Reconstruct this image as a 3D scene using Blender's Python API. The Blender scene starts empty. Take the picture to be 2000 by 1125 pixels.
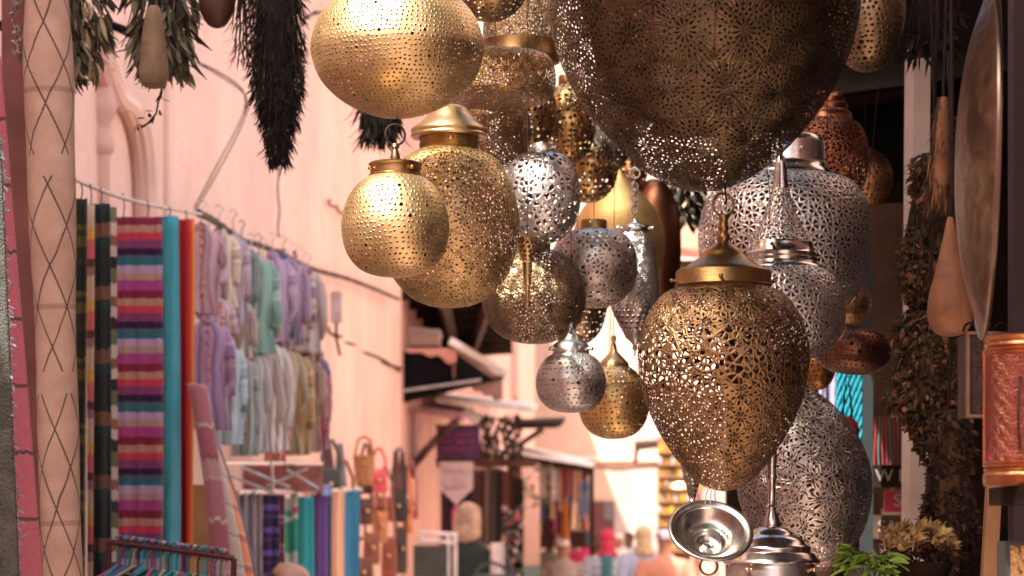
import bpy, bmesh, math, random
from math import pi, sin, cos, radians, sqrt, hypot
from mathutils import Vector, Matrix

R = random.Random(7)
SC = bpy.context.scene
COL = SC.collection

# ------------------------------------------------------------------ camera, light, exposure
KY = 1.8               # lens factor: 90 mm lens, every depth below is given for 50 mm and multiplied by KY
F = 2777.78            # focal length of a 50 mm lens in photograph pixels (36 mm sensor, 2000 px wide)
CX, HY, CZ = 1000.0, 1050.0, 1.55
cam_d = bpy.data.cameras.new('camera')
cam = bpy.data.objects.new('camera', cam_d)
COL.objects.link(cam)
cam.location = (0, 0, CZ)
cam.rotation_euler = (pi / 2, 0, 0)
cam_d.lens = 50 * KY
cam_d.sensor_width = 36
cam_d.shift_y = (HY - 562.5) / 2000
cam_d.clip_start = 0.05
cam_d.clip_end = 600
cam_d.dof.use_dof = True
cam_d.dof.focus_distance = 2.04 * KY
cam_d.dof.aperture_fstop = 9.0
cam_d.dof.aperture_blades = 9
SC.camera = cam

SUN = Vector((-0.34, -0.44, 0.83)).normalized()      # towards the sun
el = math.asin(SUN.z)
az = math.atan2(SUN.x, SUN.y)
w = bpy.data.worlds.new('World')
SC.world = w
w.use_nodes = True
wn = w.node_tree
bg = wn.nodes['Background']
sky = wn.nodes.new('ShaderNodeTexSky')
sky.sky_type = 'NISHITA'
sky.sun_disc = False
sky.sun_elevation = el
sky.sun_rotation = az
sky.dust_density = 4.0
sky.air_density = 0.8
sky.ozone_density = 0.6
haze_tint = wn.nodes.new('ShaderNodeMix')          # dusty warm sky over the medina
haze_tint.data_type = 'RGBA'
haze_tint.blend_type = 'MULTIPLY'
haze_tint.inputs[0].default_value = 1.0
haze_tint.inputs[7].default_value = (1.0, 0.94, 0.86, 1.0)
wn.links.new(sky.outputs[0], haze_tint.inputs[6])
wn.links.new(haze_tint.outputs[2], bg.inputs[0])
bg.inputs[1].default_value = 0.15
sd = bpy.data.lights.new('sun', 'SUN')
sd.energy = 3.8
sd.angle = radians(0.5)
sd.color = (1.0, 0.93, 0.84)
so = bpy.data.objects.new('sun', sd)
so.rotation_euler = SUN.to_track_quat('Z', 'Y').to_euler()
COL.objects.link(so)
vs = SC.view_settings
vs.view_transform = 'Standard'
vs.look = 'None'
vs.exposure = 1.86
vs.gamma = 1
cy = SC.cycles
cy.use_denoising = True
cy.max_bounces = 10
cy.diffuse_bounces = 5
cy.glossy_bounces = 5
cy.transparent_max_bounces = 24
cy.caustics_reflective = False
cy.caustics_refractive = False
cy.sample_clamp_indirect = 6


def P(px, py, Y):
    return Vector(((px - CX) / F * Y, Y * KY, CZ + (HY - py) / F * Y))


def S(px, Y):
    return px * Y / F


# left facade line: X = WX + WK*Y
WX, WK = -1.5, 0.072


def wallY(px, out=0.0):
    return F * (WX + out) / (px - CX - F * WK)


def PW(px, py, out=0.0):
    return P(px, py, wallY(px, out))


# ------------------------------------------------------------------ tagging and mesh builder
def tag(o, label=None, cat=None, group=None, kind=None):
    if label: o['label'] = label
    if cat: o['category'] = cat
    if group: o['group'] = group
    if kind: o['kind'] = kind
    return o


def empty(name, loc, label, cat, group=None, rz=0.0):
    o = bpy.data.objects.new(name, None)
    COL.objects.link(o)
    o.location = loc
    o.rotation_euler = (0, 0, rz)
    o.empty_display_size = 0.05
    return tag(o, label, cat, group)


class MB:
    def __init__(s):
        s.v, s.f, s.uv = [], [], []

    def face(s, idx, uv=None):
        s.f.append(tuple(idx))
        s.uv.append(uv if uv else [(0, 0)] * len(idx))

    def box(s, c, size, rot=None, taper=1.0):
        b = len(s.v)
        hx, hy, hz = size[0] / 2, size[1] / 2, size[2] / 2
        for dz in (-1, 1):
            for dx, dy in ((-1, -1), (1, -1), (1, 1), (-1, 1)):
                t = taper if dz > 0 else 1.0
                p = Vector((dx * hx * t, dy * hy * t, dz * hz))
                if rot: p = rot @ p
                s.v.append(Vector(c) + p)
        q = [(0, 3, 2, 1), (4, 5, 6, 7), (0, 1, 5, 4), (1, 2, 6, 5), (2, 3, 7, 6), (3, 0, 4, 7)]
        for a in q:
            s.face([b + i for i in a], [(0, 0), (1, 0), (1, 1), (0, 1)])
        return s

    def tube(s, pts, r, n=8, cap=True):
        pts = [Vector(p) for p in pts]
        m = len(pts)
        rr = r if isinstance(r, (list, tuple)) else [r] * m
        b = len(s.v)
        up = Vector((0.13, 0.31, 0.94))
        for i, p in enumerate(pts):
            t = (pts[min(i + 1, m - 1)] - pts[max(i - 1, 0)])
            if t.length < 1e-9: t = Vector((0, 0, 1))
            t.normalize()
            a = t.cross(up)
            if a.length < 0.05: a = t.cross(Vector((1, 0, 0)))
            a.normalize()
            c = t.cross(a)
            for k in range(n):
                th = 2 * pi * k / n
                s.v.append(p + (a * cos(th) + c * sin(th)) * rr[i])
        for i in range(m - 1):
            for k in range(n):
                k2 = (k + 1) % n
                s.face([b + i * n + k, b + i * n + k2, b + (i + 1) * n + k2, b + (i + 1) * n + k],
                       [(k / n, i / m), ((k + 1) / n, i / m), ((k + 1) / n, (i + 1) / m), (k / n, (i + 1) / m)])
        if cap:
            s.face([b + k for k in range(n)][::-1])
            s.face([b + (m - 1) * n + k for k in range(n)])
        return s

    def lathe(s, prof, cell=None, seg=64, c=(0, 0, 0), smooth=True, ribs=None, rot=None, dens=1.0, sub=3):
        """prof: list of (r, z). cell: size of a pattern cell in metres; UV then counts cells."""
        pr = catmull(prof, 10) if smooth else list(prof)
        nb = 1
        if cell:
            L = sum(hypot(pr[i + 1][0] - pr[i][0], pr[i + 1][1] - pr[i][1]) for i in range(len(pr) - 1))
            nb = max(3, round(L / cell))
            pr = resample(pr, nb * sub)
        b = len(s.v)
        c = Vector(c)
        for r, z in pr:
            for k in range(seg):
                th = 2 * pi * k / seg
                q = r
                if ribs: q = r * (1 + ribs[1] * (abs(cos(ribs[0] * th / 2)) - 0.6))
                p = Vector((q * cos(th), q * sin(th), z))
                if rot: p = rot @ p
                s.v.append(c + p)
        n = len(pr)
        for i in range(n - 1):
            if cell:
                bi = i // sub
                rm = max(pr[min(bi * sub + sub // 2, n - 1)][0], 1e-4)
                nk = max(4, round(2 * pi * rm / cell))
                v0, v1 = bi + (i % sub) / sub, bi + (i % sub + 1) / sub
                off = 0.5 * (bi % 2)
            else:
                nk, v0, v1, off = 1, i / (n - 1), (i + 1) / (n - 1), 0
            for k in range(seg):
                k2 = (k + 1) % seg
                u0, u1 = off + nk * k / seg, off + nk * (k + 1) / seg
                s.face([b + i * seg + k, b + i * seg + k2, b + (i + 1) * seg + k2, b + (i + 1) * seg + k],
                       [(u0, v0), (u1, v0), (u1, v1), (u0, v1)])
        return s

    def torus(s, c, R_, r, axis='Y', n=28, m=8, rot=None, sq=1.0):
        pts = []
        b = len(s.v)
        for i in range(n):
            a = 2 * pi * i / n
            for j in range(m):
                q = 2 * pi * j / m
                d = R_ + r * cos(q)
                p = Vector((d * cos(a), r * sin(q), d * sin(a) * sq))
                if axis == 'Z': p = Vector((p.x, p.z, p.y))
                if axis == 'X': p = Vector((p.y, p.x, p.z))
                if rot: p = rot @ p
                s.v.append(Vector(c) + p)
        for i in range(n):
            for j in range(m):
                i2, j2 = (i + 1) % n, (j + 1) % m
                s.face([b + i * m + j, b + i2 * m + j, b + i2 * m + j2, b + i * m + j2])
        return s

    def ball(s, c, r, n=12, sc=(1, 1, 1)):
        b = len(s.v)
        c = Vector(c)
        m = max(6, n // 2 + 2)
        for i in range(m + 1):
            ph = pi * i / m
            for k in range(n):
                th = 2 * pi * k / n
                s.v.append(c + Vector((r * sin(ph) * cos(th) * sc[0], r * sin(ph) * sin(th) * sc[1], r * cos(ph) * sc[2])))
        for i in range(m):
            for k in range(n):
                k2 = (k + 1) % n
                s.face([b + i * n + k, b + (i + 1) * n + k, b + (i + 1) * n + k2, b + i * n + k2])
        return s

    def leaf(s, p, d, side, ln, wd, curl=0.3):
        """a leaf of five cross sections along d, width along side, curling along the normal"""
        d = d.normalized()
        nn = d.cross(side)
        if nn.length < 1e-4: nn = Vector((0, 1, 0))
        nn.normalize()
        sd_ = nn.cross(d)
        b = len(s.v)
        ws = (0.15, 0.8, 1.0, 0.65, 0.05)
        for i, q in enumerate(ws):
            t = i / 4
            m = p + d * ln * t + nn * curl * ln * t * t
            s.v.append(m - sd_ * wd * q + nn * wd * 0.35)
            s.v.append(m)
            s.v.append(m + sd_ * wd * q + nn * wd * 0.35)
        for i in range(4):
            for j in range(2):
                a = b + i * 3 + j
                s.face([a, a + 1, a + 4, a + 3], [(j / 2, i / 4), ((j + 1) / 2, i / 4), ((j + 1) / 2, (i + 1) / 4), (j / 2, (i + 1) / 4)])
        return s

    def grid(s, fn, nx, nz):
        b = len(s.v)
        for j in range(nz + 1):
            for i in range(nx + 1):
                s.v.append(Vector(fn(i / nx, j / nz)))
        for j in range(nz):
            for i in range(nx):
                a = b + j * (nx + 1) + i
                s.face([a, a + 1, a + nx + 2, a + nx + 1],
                       [(i / nx, j / nz), ((i + 1) / nx, j / nz), ((i + 1) / nx, (j + 1) / nz), (i / nx, (j + 1) / nz)])
        return s

    def loft(s, rings, n=20, cap=True):
        """rings: (centre, rx, ry) horizontal ellipses"""
        b = len(s.v)
        for c, rx, ry in rings:
            for k in range(n):
                th = 2 * pi * k / n
                s.v.append(Vector(c) + Vector((rx * cos(th), ry * sin(th), 0)))
        for i in range(len(rings) - 1):
            for k in range(n):
                k2 = (k + 1) % n
                s.face([b + i * n + k, b + i * n + k2, b + (i + 1) * n + k2, b + (i + 1) * n + k],
                       [(k / n, i / len(rings)), ((k + 1) / n, i / len(rings)), ((k + 1) / n, (i + 1) / len(rings)), (k / n, (i + 1) / len(rings))])
        if cap:
            s.face([b + k for k in range(n)][::-1])
            s.face([b + (len(rings) - 1) * n + k for k in range(n)])
        return s

    def build(s, name, mat, parent=None, loc=None, sharp=40, smooth=True, solid=0.0):
        me = bpy.data.meshes.new(name)
        me.from_pydata([tuple(v) for v in s.v], [], s.f)
        uvl = me.uv_layers.new(name='UVMap')
        flat = [c for poly in s.uv for uv in poly for c in uv]
        uvl.data.foreach_set('uv', flat)
        me.validate()
        if smooth:
            me.polygons.foreach_set('use_smooth', [True] * len(me.polygons))
            if sharp: me.set_sharp_from_angle(angle=radians(sharp))
        me.materials.append(mat)
        o = bpy.data.objects.new(name, me)
        COL.objects.link(o)
        if loc is not None: o.location = loc
        if parent: o.parent = parent
        if solid:
            md = o.modifiers.new('solidify', 'SOLIDIFY')
            md.thickness = solid
            md.offset = 0
        return o


def build_each(m, name, mat, parent, loc=None, **kw):
    """build every connected piece of m as an object of its own"""
    par = list(range(len(m.v)))

    def find(i):
        while par[i] != i:
            par[i] = par[par[i]]
            i = par[i]
        return i
    for f in m.f:
        a = find(f[0])
        for i in f[1:]: par[find(i)] = a
    groups = {}
    for f, uv in zip(m.f, m.uv): groups.setdefault(find(f[0]), []).append((f, uv))
    out = []
    for fs in groups.values():
        k = MB()
        ix = {}
        for f, uv in fs:
            for i in f:
                if i not in ix:
                    ix[i] = len(k.v)
                    k.v.append(m.v[i])
            k.face([ix[i] for i in f], uv)
        out.append(k.build(name, mat, parent, loc, **kw))
    return out


def catmull(p, k):
    out = []
    n = len(p)
    for i in range(n - 1):
        p0, p1, p2, p3 = p[max(i - 1, 0)], p[i], p[i + 1], p[min(i + 2, n - 1)]
        for j in range(k):
            t = j / k
            q = []
            for a in range(len(p1)):
                q.append(0.5 * ((2 * p1[a]) + (-p0[a] + p2[a]) * t + (2 * p0[a] - 5 * p1[a] + 4 * p2[a] - p3[a]) * t * t + (-p0[a] + 3 * p1[a] - 3 * p2[a] + p3[a]) * t ** 3))
            if len(q) == 2: q[0] = max(q[0], 0.0)
            out.append(tuple(q))
    out.append(tuple(p[-1]))
    return out


def resample(pr, n):
    d = [0]
    for i in range(len(pr) - 1):
        d.append(d[-1] + hypot(pr[i + 1][0] - pr[i][0], pr[i + 1][1] - pr[i][1]))
    out, j = [], 0
    for i in range(n + 1):
        t = d[-1] * i / n
        while j < len(d) - 2 and d[j + 1] < t: j += 1
        k = (t - d[j]) / max(d[j + 1] - d[j], 1e-9)
        out.append((pr[j][0] + (pr[j + 1][0] - pr[j][0]) * k, pr[j][1] + (pr[j + 1][1] - pr[j][1]) * k))
    return out


# ------------------------------------------------------------------ materials
class NT:
    def __init__(s, name):
        s.m = bpy.data.materials.new(name)
        s.m.use_nodes = True
        s.t = s.m.node_tree
        s.t.nodes.clear()
        s.out = s.t.nodes.new('ShaderNodeOutputMaterial')

    def node(s, typ, ins=None, **kw):
        n = s.t.nodes.new(typ)
        for k, v in kw.items(): setattr(n, k, v)
        for k, v in (ins or {}).items(): s.put(n.inputs[k], v)
        return n

    def put(s, sock, v):
        if hasattr(v, 'is_linked') or isinstance(v, bpy.types.NodeSocket):
            s.t.links.new(v, sock)
        else:
            sock.default_value = v

    def m_(s, op, a, b=None, c=None):
        n = s.t.nodes.new('ShaderNodeMath')
        n.operation = op
        s.put(n.inputs[0], a)
        if b is not None: s.put(n.inputs[1], b)
        if c is not None: s.put(n.inputs[2], c)
        return n.outputs[0]

    def add(s, a, b): return s.m_('ADD', a, b)
    def sub(s, a, b): return s.m_('SUBTRACT', a, b)
    def mul(s, a, b): return s.m_('MULTIPLY', a, b)
    def mx(s, a, b): return s.m_('MAXIMUM', a, b)
    def mn(s, a, b): return s.m_('MINIMUM', a, b)

    def sat(s, a):
        n = s.t.nodes.new('ShaderNodeClamp')
        s.put(n.inputs[0], a)
        return n.outputs[0]

    def mixc(s, fac, a, b, bt='MIX'):
        n = s.t.nodes.new('ShaderNodeMix')
        n.data_type = 'RGBA'
        n.blend_type = bt
        s.put(n.inputs[0], fac)
        s.put(n.inputs[6], a)
        s.put(n.inputs[7], b)
        return n.outputs[2]

    def noise(s, scale, detail=3, co=None, rough=0.55):
        n = s.node('ShaderNodeTexNoise', {'Scale': scale, 'Detail': detail, 'Roughness': rough})
        s.put(n.inputs['Vector'], co if co is not None else s.obj())
        return n

    def obj(s):
        if not hasattr(s, '_tc'): s._tc = s.t.nodes.new('ShaderNodeTexCoord')
        return s._tc.outputs['Object']

    def uv(s):
        s.obj()
        return s._tc.outputs['UV']

    def ramp(s, fac, stops, interp='LINEAR'):
        n = s.t.nodes.new('ShaderNodeValToRGB')
        cr = n.color_ramp
        cr.interpolation = interp
        while len(cr.elements) > 1: cr.elements.remove(cr.elements[-1])
        cr.elements[0].position = stops[0][0]
        cr.elements[0].color = c4(stops[0][1])
        for p, c in stops[1:]:
            e = cr.elements.new(p)
            e.color = c4(c)
        s.put(n.inputs[0], fac)
        return n.outputs[0]


def c4(c): return (c[0], c[1], c[2], 1.0)


def sc(c, k): return tuple(min(1, x * k) for x in c)


MC = {}


def plain(name, col, rough=0.7, var=0.25, scale=12.0, bump=0.0, bscale=60.0, metal=0.0, col2=None, island=0.0, sheen=0.0, spec=0.5):
    key = (name,)
    if key in MC: return MC[key]
    t = NT(name)
    n = t.noise(scale, 4)
    c = t.ramp(n.outputs[0], [(0.3, sc(col, 1 - var)), (0.7, col2 if col2 else sc(col, 1 + var))])
    if island:
        g = t.t.nodes.new('ShaderNodeNewGeometry')
        k = t.add(1 - island, t.mul(g.outputs['Random Per Island'], 2 * island))
        cc = t.node('ShaderNodeCombineColor', {0: k, 1: k, 2: k})
        c = t.mixc(1.0, c, cc.outputs[0], 'MULTIPLY')
    b = t.node('ShaderNodeBsdfPrincipled', {'Base Color': c, 'Roughness': rough, 'Metallic': metal, 'Specular IOR Level': spec})
    if sheen: b.inputs['Sheen Weight'].default_value = sheen
    if bump:
        nb = t.noise(bscale, 3)
        bp = t.node('ShaderNodeBump', {'Strength': bump, 'Distance': 0.01, 'Height': nb.outputs[0]})
        t.t.links.new(bp.outputs[0], b.inputs['Normal'])
    t.t.links.new(b.outputs[0], t.out.inputs[0])
    MC[key] = t.m
    return t.m


def stripes(name, bands, rep=1.0, axis='v', rough=0.9, warp=0.02, weave=True):
    """woven cloth with constant stripes; bands = [(width, colour)...], rep = repeats over the cloth"""
    t = NT(name)
    sp = t.node('ShaderNodeSeparateXYZ', {0: t.uv()})
    q = sp.outputs[1] if axis == 'v' else sp.outputs[0]
    nz = t.noise(9, 2, t.uv())
    q = t.add(q, t.mul(t.sub(nz.outputs[0], 0.5), warp))
    fr = t.m_('FRACT', t.mul(q, rep))
    tot = sum(b[0] for b in bands)
    stops, a = [], 0
    for wd, c in bands:
        stops.append((a / tot, c))
        a += wd
    col = t.ramp(fr, stops, 'CONSTANT')
    n2 = t.noise(220, 2)
    col = t.mixc(0.35, col, n2.outputs[1], 'OVERLAY') if weave else col
    hs = t.node('ShaderNodeHueSaturation', {'Color': col, 'Saturation': 0.95})
    b = t.node('ShaderNodeBsdfPrincipled', {'Base Color': hs.outputs[0], 'Roughness': rough, 'Specular IOR Level': 0.2, 'Sheen Weight': 0.2})
    bp = t.node('ShaderNodeBump', {'Strength': 0.25, 'Distance': 0.004, 'Height': n2.outputs[0]})
    t.t.links.new(bp.outputs[0], b.inputs['Normal'])
    t.t.links.new(b.outputs[0], t.out.inputs[0])
    return t.m


def metal(name, col, rough=0.3, tarn=0.35, brushed=False, tcol=None, hammer=0.15, hscale=45):
    if name in MC: return MC[name]
    t = NT(name)
    n = t.noise(22, 5)
    c = t.ramp(n.outputs[0], [(0.3, tcol if tcol else sc(col, 1 - tarn)), (0.62, col)])
    r = t.add(rough - 0.06, t.mul(t.noise(40, 3).outputs[0], 0.16))
    b = t.node('ShaderNodeBsdfPrincipled', {'Base Color': c, 'Roughness': r, 'Metallic': 1.0})
    h = t.noise(hscale, 2)
    if brushed:
        mp = t.node('ShaderNodeMapping', {0: t.obj()})
        mp.inputs['Scale'].default_value = (1, 1, 40)
        h = t.noise(25, 3, mp.outputs[0])
    bp = t.node('ShaderNodeBump', {'Strength': hammer, 'Distance': 0.004, 'Height': h.outputs[0]})
    t.t.links.new(bp.outputs[0], b.inputs['Normal'])
    t.t.links.new(b.outputs[0], t.out.inputs[0])
    MC[name] = t.m
    return t.m


def cellcoords(t, warp=0.0, wscale=30):
    sp = t.node('ShaderNodeSeparateXYZ', {0: t.uv()})
    u, v = sp.outputs[0], sp.outputs[1]
    if warp:
        nz = t.noise(wscale, 2)
        s2 = t.node('ShaderNodeSeparateXYZ', {0: nz.outputs[1]})
        u = t.add(u, t.mul(t.sub(s2.outputs[0], 0.5), warp))
        v = t.add(v, t.mul(t.sub(s2.outputs[1], 0.5), warp))
    fu, fv = t.m_('FLOOR', u), t.m_('FLOOR', v)
    p, q = t.sub(t.sub(u, fu), 0.5), t.sub(t.sub(v, fv), 0.5)
    cb = t.node('ShaderNodeCombineXYZ', {0: fu, 1: fv})
    wn_ = t.node('ShaderNodeTexWhiteNoise', {'Vector': cb.outputs[0]}, noise_dimensions='2D')
    rs = t.node('ShaderNodeSeparateXYZ', {0: wn_.outputs[1]})
    return u, v, p, q, rs.outputs[0], rs.outputs[1], rs.outputs[2]


def petals(t, p, q, n, r0, r1, wd, rot=0.0):
    """signed value > 0 inside n leaf shaped holes between radii r0 and r1"""
    rho = t.mul(t.m_('SQRT', t.add(t.mul(p, p), t.mul(q, q))), 2.0)
    th = t.m_('ARCTAN2', q, p)
    if not isinstance(rot, float) or rot: th = t.add(th, rot)
    a = t.m_('FRACT', t.add(t.mul(th, n / (2 * pi)), 8.0))
    a = t.mul(t.m_('ABSOLUTE', t.sub(a, 0.5)), 2.0)
    k = t.m_('DIVIDE', t.sub(rho, r0), r1 - r0)
    k = t.sat(k)
    prof = t.mul(t.m_('SINE', t.mul(k, pi)), wd)
    return t.mul(t.sub(prof, a), rho), rho


def perf(name, col, pattern, hole=0.2, rough=0.32, tarn=0.35, tcol=None, warp=0.0, lace=55.0, emboss=0.5, zones=None, nz_hammer=0.1):
    """pierced sheet metal: a procedural pattern of holes, embossed round every hole"""
    t = NT(name)
    u, v, p, q, r1, r2, r3 = cellcoords(t, warp if pattern != 'dots' else 0.9, 30 if pattern != 'dots' else 16)

    def f_dots():
        dx = t.sub(p, t.mul(t.sub(r1, 0.5), 0.42))
        dy = t.sub(q, t.mul(t.sub(r2, 0.5), 0.42))
        d = t.m_('SQRT', t.add(t.mul(dx, dx), t.mul(dy, dy)))
        big = t.mul(t.m_('GREATER_THAN', r3, 0.975), 0.14)
        rad = t.add(t.add(hole - 0.03, t.mul(r3, 0.06)), big)
        return t.sub(rad, d)

    def f_rosette(n=8, rnd=True):
        rot = t.mul(r1, 6.28) if rnd else 0.0
        a, rho = petals(t, p, q, n, 0.12, 0.60, 0.44 + hole, rot)
        b_, _ = petals(t, p, q, n, 0.60, 0.98, 0.32 + hole, t.add(rot, pi / n) if rnd else pi / n)
        p2 = t.sub(0.5, t.m_('ABSOLUTE', p))
        q2 = t.sub(0.5, t.m_('ABSOLUTE', q))
        c_, rc = petals(t, p2, q2, 8, 0.08, 0.42, 0.42 + hole)
        outer = t.m_('GREATER_THAN', rho, 1.0)
        c_ = t.sub(c_, t.mul(t.sub(1.0, outer), 2.0))
        return t.mul(t.mx(t.mx(a, b_), c_), 0.8)

    def f_star():
        a, rho = petals(t, p, q, 12, 0.14, 0.44, 0.50)
        b_, _ = petals(t, p, q, 18, 0.47, 0.58, 0.50)
        c_, _ = petals(t, p, q, 18, 0.62, 0.73, 0.48, pi / 18)
        d_, _ = petals(t, p, q, 24, 0.78, 0.90, 0.44)
        p2 = t.sub(0.5, t.m_('ABSOLUTE', p))
        q2 = t.sub(0.5, t.m_('ABSOLUTE', q))
        e_, _ = petals(t, p2, q2, 10, 0.08, 0.28, 0.45)
        g_, _ = petals(t, p2, q2, 12, 0.32, 0.46, 0.45, pi / 12)
        o = t.mx(e_, g_)
        outer = t.m_('GREATER_THAN', rho, 0.98)
        o = t.sub(o, t.mul(t.sub(1.0, outer), 2.0))
        return t.mul(t.mx(t.mx(a, b_), t.mx(t.mx(c_, d_), o)), 0.7)

    def f_lace(scale=lace, thr=0.10):
        vn = t.node('ShaderNodeTexVoronoi', {'Vector': t.obj(), 'Scale': scale}, feature='DISTANCE_TO_EDGE')
        return t.sub(vn.outputs[0], thr)

    def f_tri():
        rot = t.mul(r1, 6.28)

        def wedge(x, y, n, ra, rb, rt):
            rho = t.mul(t.m_('SQRT', t.add(t.mul(x, x), t.mul(y, y))), 2.0)
            th = t.add(t.m_('ARCTAN2', y, x), rt)
            a = t.m_('FRACT', t.add(t.mul(th, n / (2 * pi)), 8.0))
            a = t.mul(t.m_('ABSOLUTE', t.sub(a, 0.5)), 2.0)
            side = t.mul(t.mul(t.sub(0.80 - hole, a), rho), 1.4 / n * 2)
            return t.mn(side, t.mn(t.mul(t.sub(rb, rho), 0.5), t.mul(t.sub(rho, ra), 0.5))), rho
        a, rho = wedge(p, q, 6, 0.26, 0.88, rot)
        c_, rc = wedge(t.sub(0.5, t.m_('ABSOLUTE', p)), t.sub(0.5, t.m_('ABSOLUTE', q)), 8, 0.14, 0.46, 0.2)
        c_ = t.mn(c_, t.mul(t.sub(rho, 0.98), 0.5))
        return t.sub(t.mx(a, c_), 0.02)

    def f_diamond():
        d = t.add(t.m_('ABSOLUTE', p), t.m_('ABSOLUTE', q))
        return t.sub(hole, d)

    if pattern == 'dots': h = f_dots()
    elif pattern == 'rosette': h = f_rosette()
    elif pattern == 'star': h = f_star()
    elif pattern == 'lace': h = f_lace(lace, hole)
    elif pattern == 'tri': h = f_tri()
    elif pattern == 'diamond': h = f_diamond()
    elif pattern == 'egg':
        a = f_rosette()
        b_ = f_lace(lace, 0.15)
        z0, z1, z2 = zones
        in1 = t.mul(t.m_('GREATER_THAN', v, z0), t.m_('LESS_THAN', v, z1))
        c_ = f_lace(lace * 1.25, 0.17)
        low = t.m_('GREATER_THAN', v, z2)
        h = t.add(t.mul(in1, b_), t.mul(t.sub(1.0, in1), a))
        h = t.add(t.mul(low, c_), t.mul(t.sub(1.0, low), h))
    mask = t.sat(t.add(t.mul(h, 40.0), 0.5))
    # sheet metal
    n = t.noise(22, 5)
    c = t.ramp(n.outputs[0], [(0.3, tcol if tcol else sc(col, 1 - tarn)), (0.62, col)])
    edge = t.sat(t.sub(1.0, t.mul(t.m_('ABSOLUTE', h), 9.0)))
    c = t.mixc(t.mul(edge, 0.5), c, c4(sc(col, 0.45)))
    rg = t.add(rough - 0.06, t.mul(t.noise(40, 3).outputs[0], 0.18))
    b = t.node('ShaderNodeBsdfPrincipled', {'Base Color': c, 'Roughness': rg, 'Metallic': 1.0})
    hh = t.add(t.mul(t.sat(t.sub(1.0, t.mul(t.add(h, 0.12), 6.0))), 1.0), t.mul(t.noise(60, 2).outputs[0], nz_hammer * 3))
    bp = t.node('ShaderNodeBump', {'Strength': emboss, 'Distance': 0.0016, 'Height': hh})
    t.t.links.new(bp.outputs[0], b.inputs['Normal'])
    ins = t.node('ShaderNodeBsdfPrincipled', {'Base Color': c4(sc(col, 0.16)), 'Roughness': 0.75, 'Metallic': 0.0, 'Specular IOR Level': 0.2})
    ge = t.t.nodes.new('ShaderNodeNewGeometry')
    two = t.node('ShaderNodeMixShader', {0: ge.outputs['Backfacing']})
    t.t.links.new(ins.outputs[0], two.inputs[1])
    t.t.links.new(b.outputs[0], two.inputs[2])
    tr = t.node('ShaderNodeBsdfTransparent')
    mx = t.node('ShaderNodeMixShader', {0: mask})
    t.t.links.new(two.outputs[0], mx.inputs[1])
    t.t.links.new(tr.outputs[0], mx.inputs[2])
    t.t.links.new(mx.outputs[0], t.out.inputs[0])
    return t.m


BR = (0.76, 0.55, 0.28)
BRD = (0.42, 0.29, 0.15)
SI = (0.76, 0.73, 0.70)
CO = (0.55, 0.24, 0.13)
brass = metal('brass_polished', BR, 0.28, brushed=True)
brass_old = metal('brass_aged', (0.40, 0.24, 0.10), 0.33, brushed=True)
bronze = metal('bronze_dark', (0.24, 0.15, 0.09), 0.4)
copper = metal('copper', CO, 0.3)
copper_bright = metal('copper_bright', (0.85, 0.42, 0.22), 0.27)
silver = metal('silver_polished', SI, 0.16, tarn=0.3, brushed=True, hammer=0.06)
silver_old = metal('silver_aged', (0.68, 0.64, 0.60), 0.28)
iron = plain('iron_wire', (0.03, 0.02, 0.017), 0.65, metal=0.3, spec=0.2)
steel = metal('steel', (0.6, 0.6, 0.6), 0.35)

# ------------------------------------------------------------------ the setting
plaster_cache = {}


def plaster(name, col, dirt=(0.45, 0.25, 0.18)):
    t = NT(name)
    n1 = t.noise(1.4, 6)
    n2 = t.noise(14, 5)
    mp = t.node('ShaderNodeMapping', {0: t.obj()})
    mp.inputs['Scale'].default_value = (5, 5, 0.7)
    n3 = t.noise(2.2, 5, mp.outputs[0])
    c = t.ramp(n1.outputs[0], [(0.3, sc(col, 0.80)), (0.7, sc(col, 1.10))])
    c = t.mixc(t.mul(t.sat(t.mul(t.sub(n3.outputs[0], 0.57), 4.0)), 0.22), c, c4(dirt))
    c = t.mixc(t.mul(t.sat(t.mul(t.sub(n2.outputs[0], 0.6), 6.0)), 0.22), c, c4(sc(col, 1.25)))
    n4 = t.noise(3.3, 8, rough=0.7)
    c = t.mixc(t.mul(t.sat(t.mul(t.sub(n4.outputs[0], 0.53), 6.0)), 0.5), c, c4((col[0] * 0.95, col[1] * 0.80, col[2] * 0.72)))
    vr = t.node('ShaderNodeTexVoronoi', {'Scale': 1.3}, feature='DISTANCE_TO_EDGE')
    mpw = t.node('ShaderNodeVectorMath', {0: t.obj(), 1: t.noise(4, 5).outputs[1]}, operation='ADD')
    t.t.links.new(mpw.outputs[0], vr.inputs['Vector'])
    c = t.mixc(t.mul(t.m_('LESS_THAN', vr.outputs[0], 0.006), t.mul(t.sat(t.mul(t.sub(n1.outputs[0], 0.5), 8.0)), 0.6)), c, c4(dirt))
    mp2 = t.node('ShaderNodeMapping', {0: t.obj()})
    mp2.inputs['Scale'].default_value = (9, 9, 0.35)
    n5 = t.noise(3.0, 4, mp2.outputs[0])
    c = t.mixc(t.mul(t.sat(t.mul(t.sub(n5.outputs[0], 0.58), 8.0)), 0.08), c, c4((0.80, 0.72, 0.66)))
    b = t.node('ShaderNodeBsdfPrincipled', {'Base Color': c, 'Roughness': 0.9, 'Specular IOR Level': 0.2})
    bp = t.node('ShaderNodeBump', {'Strength': 0.35, 'Distance': 0.02, 'Height': t.add(n2.outputs[0], n1.outputs[0])})
    t.t.links.new(bp.outputs[0], b.inputs['Normal'])
    t.t.links.new(b.outputs[0], t.out.inputs[0])
    return t.m


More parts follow.
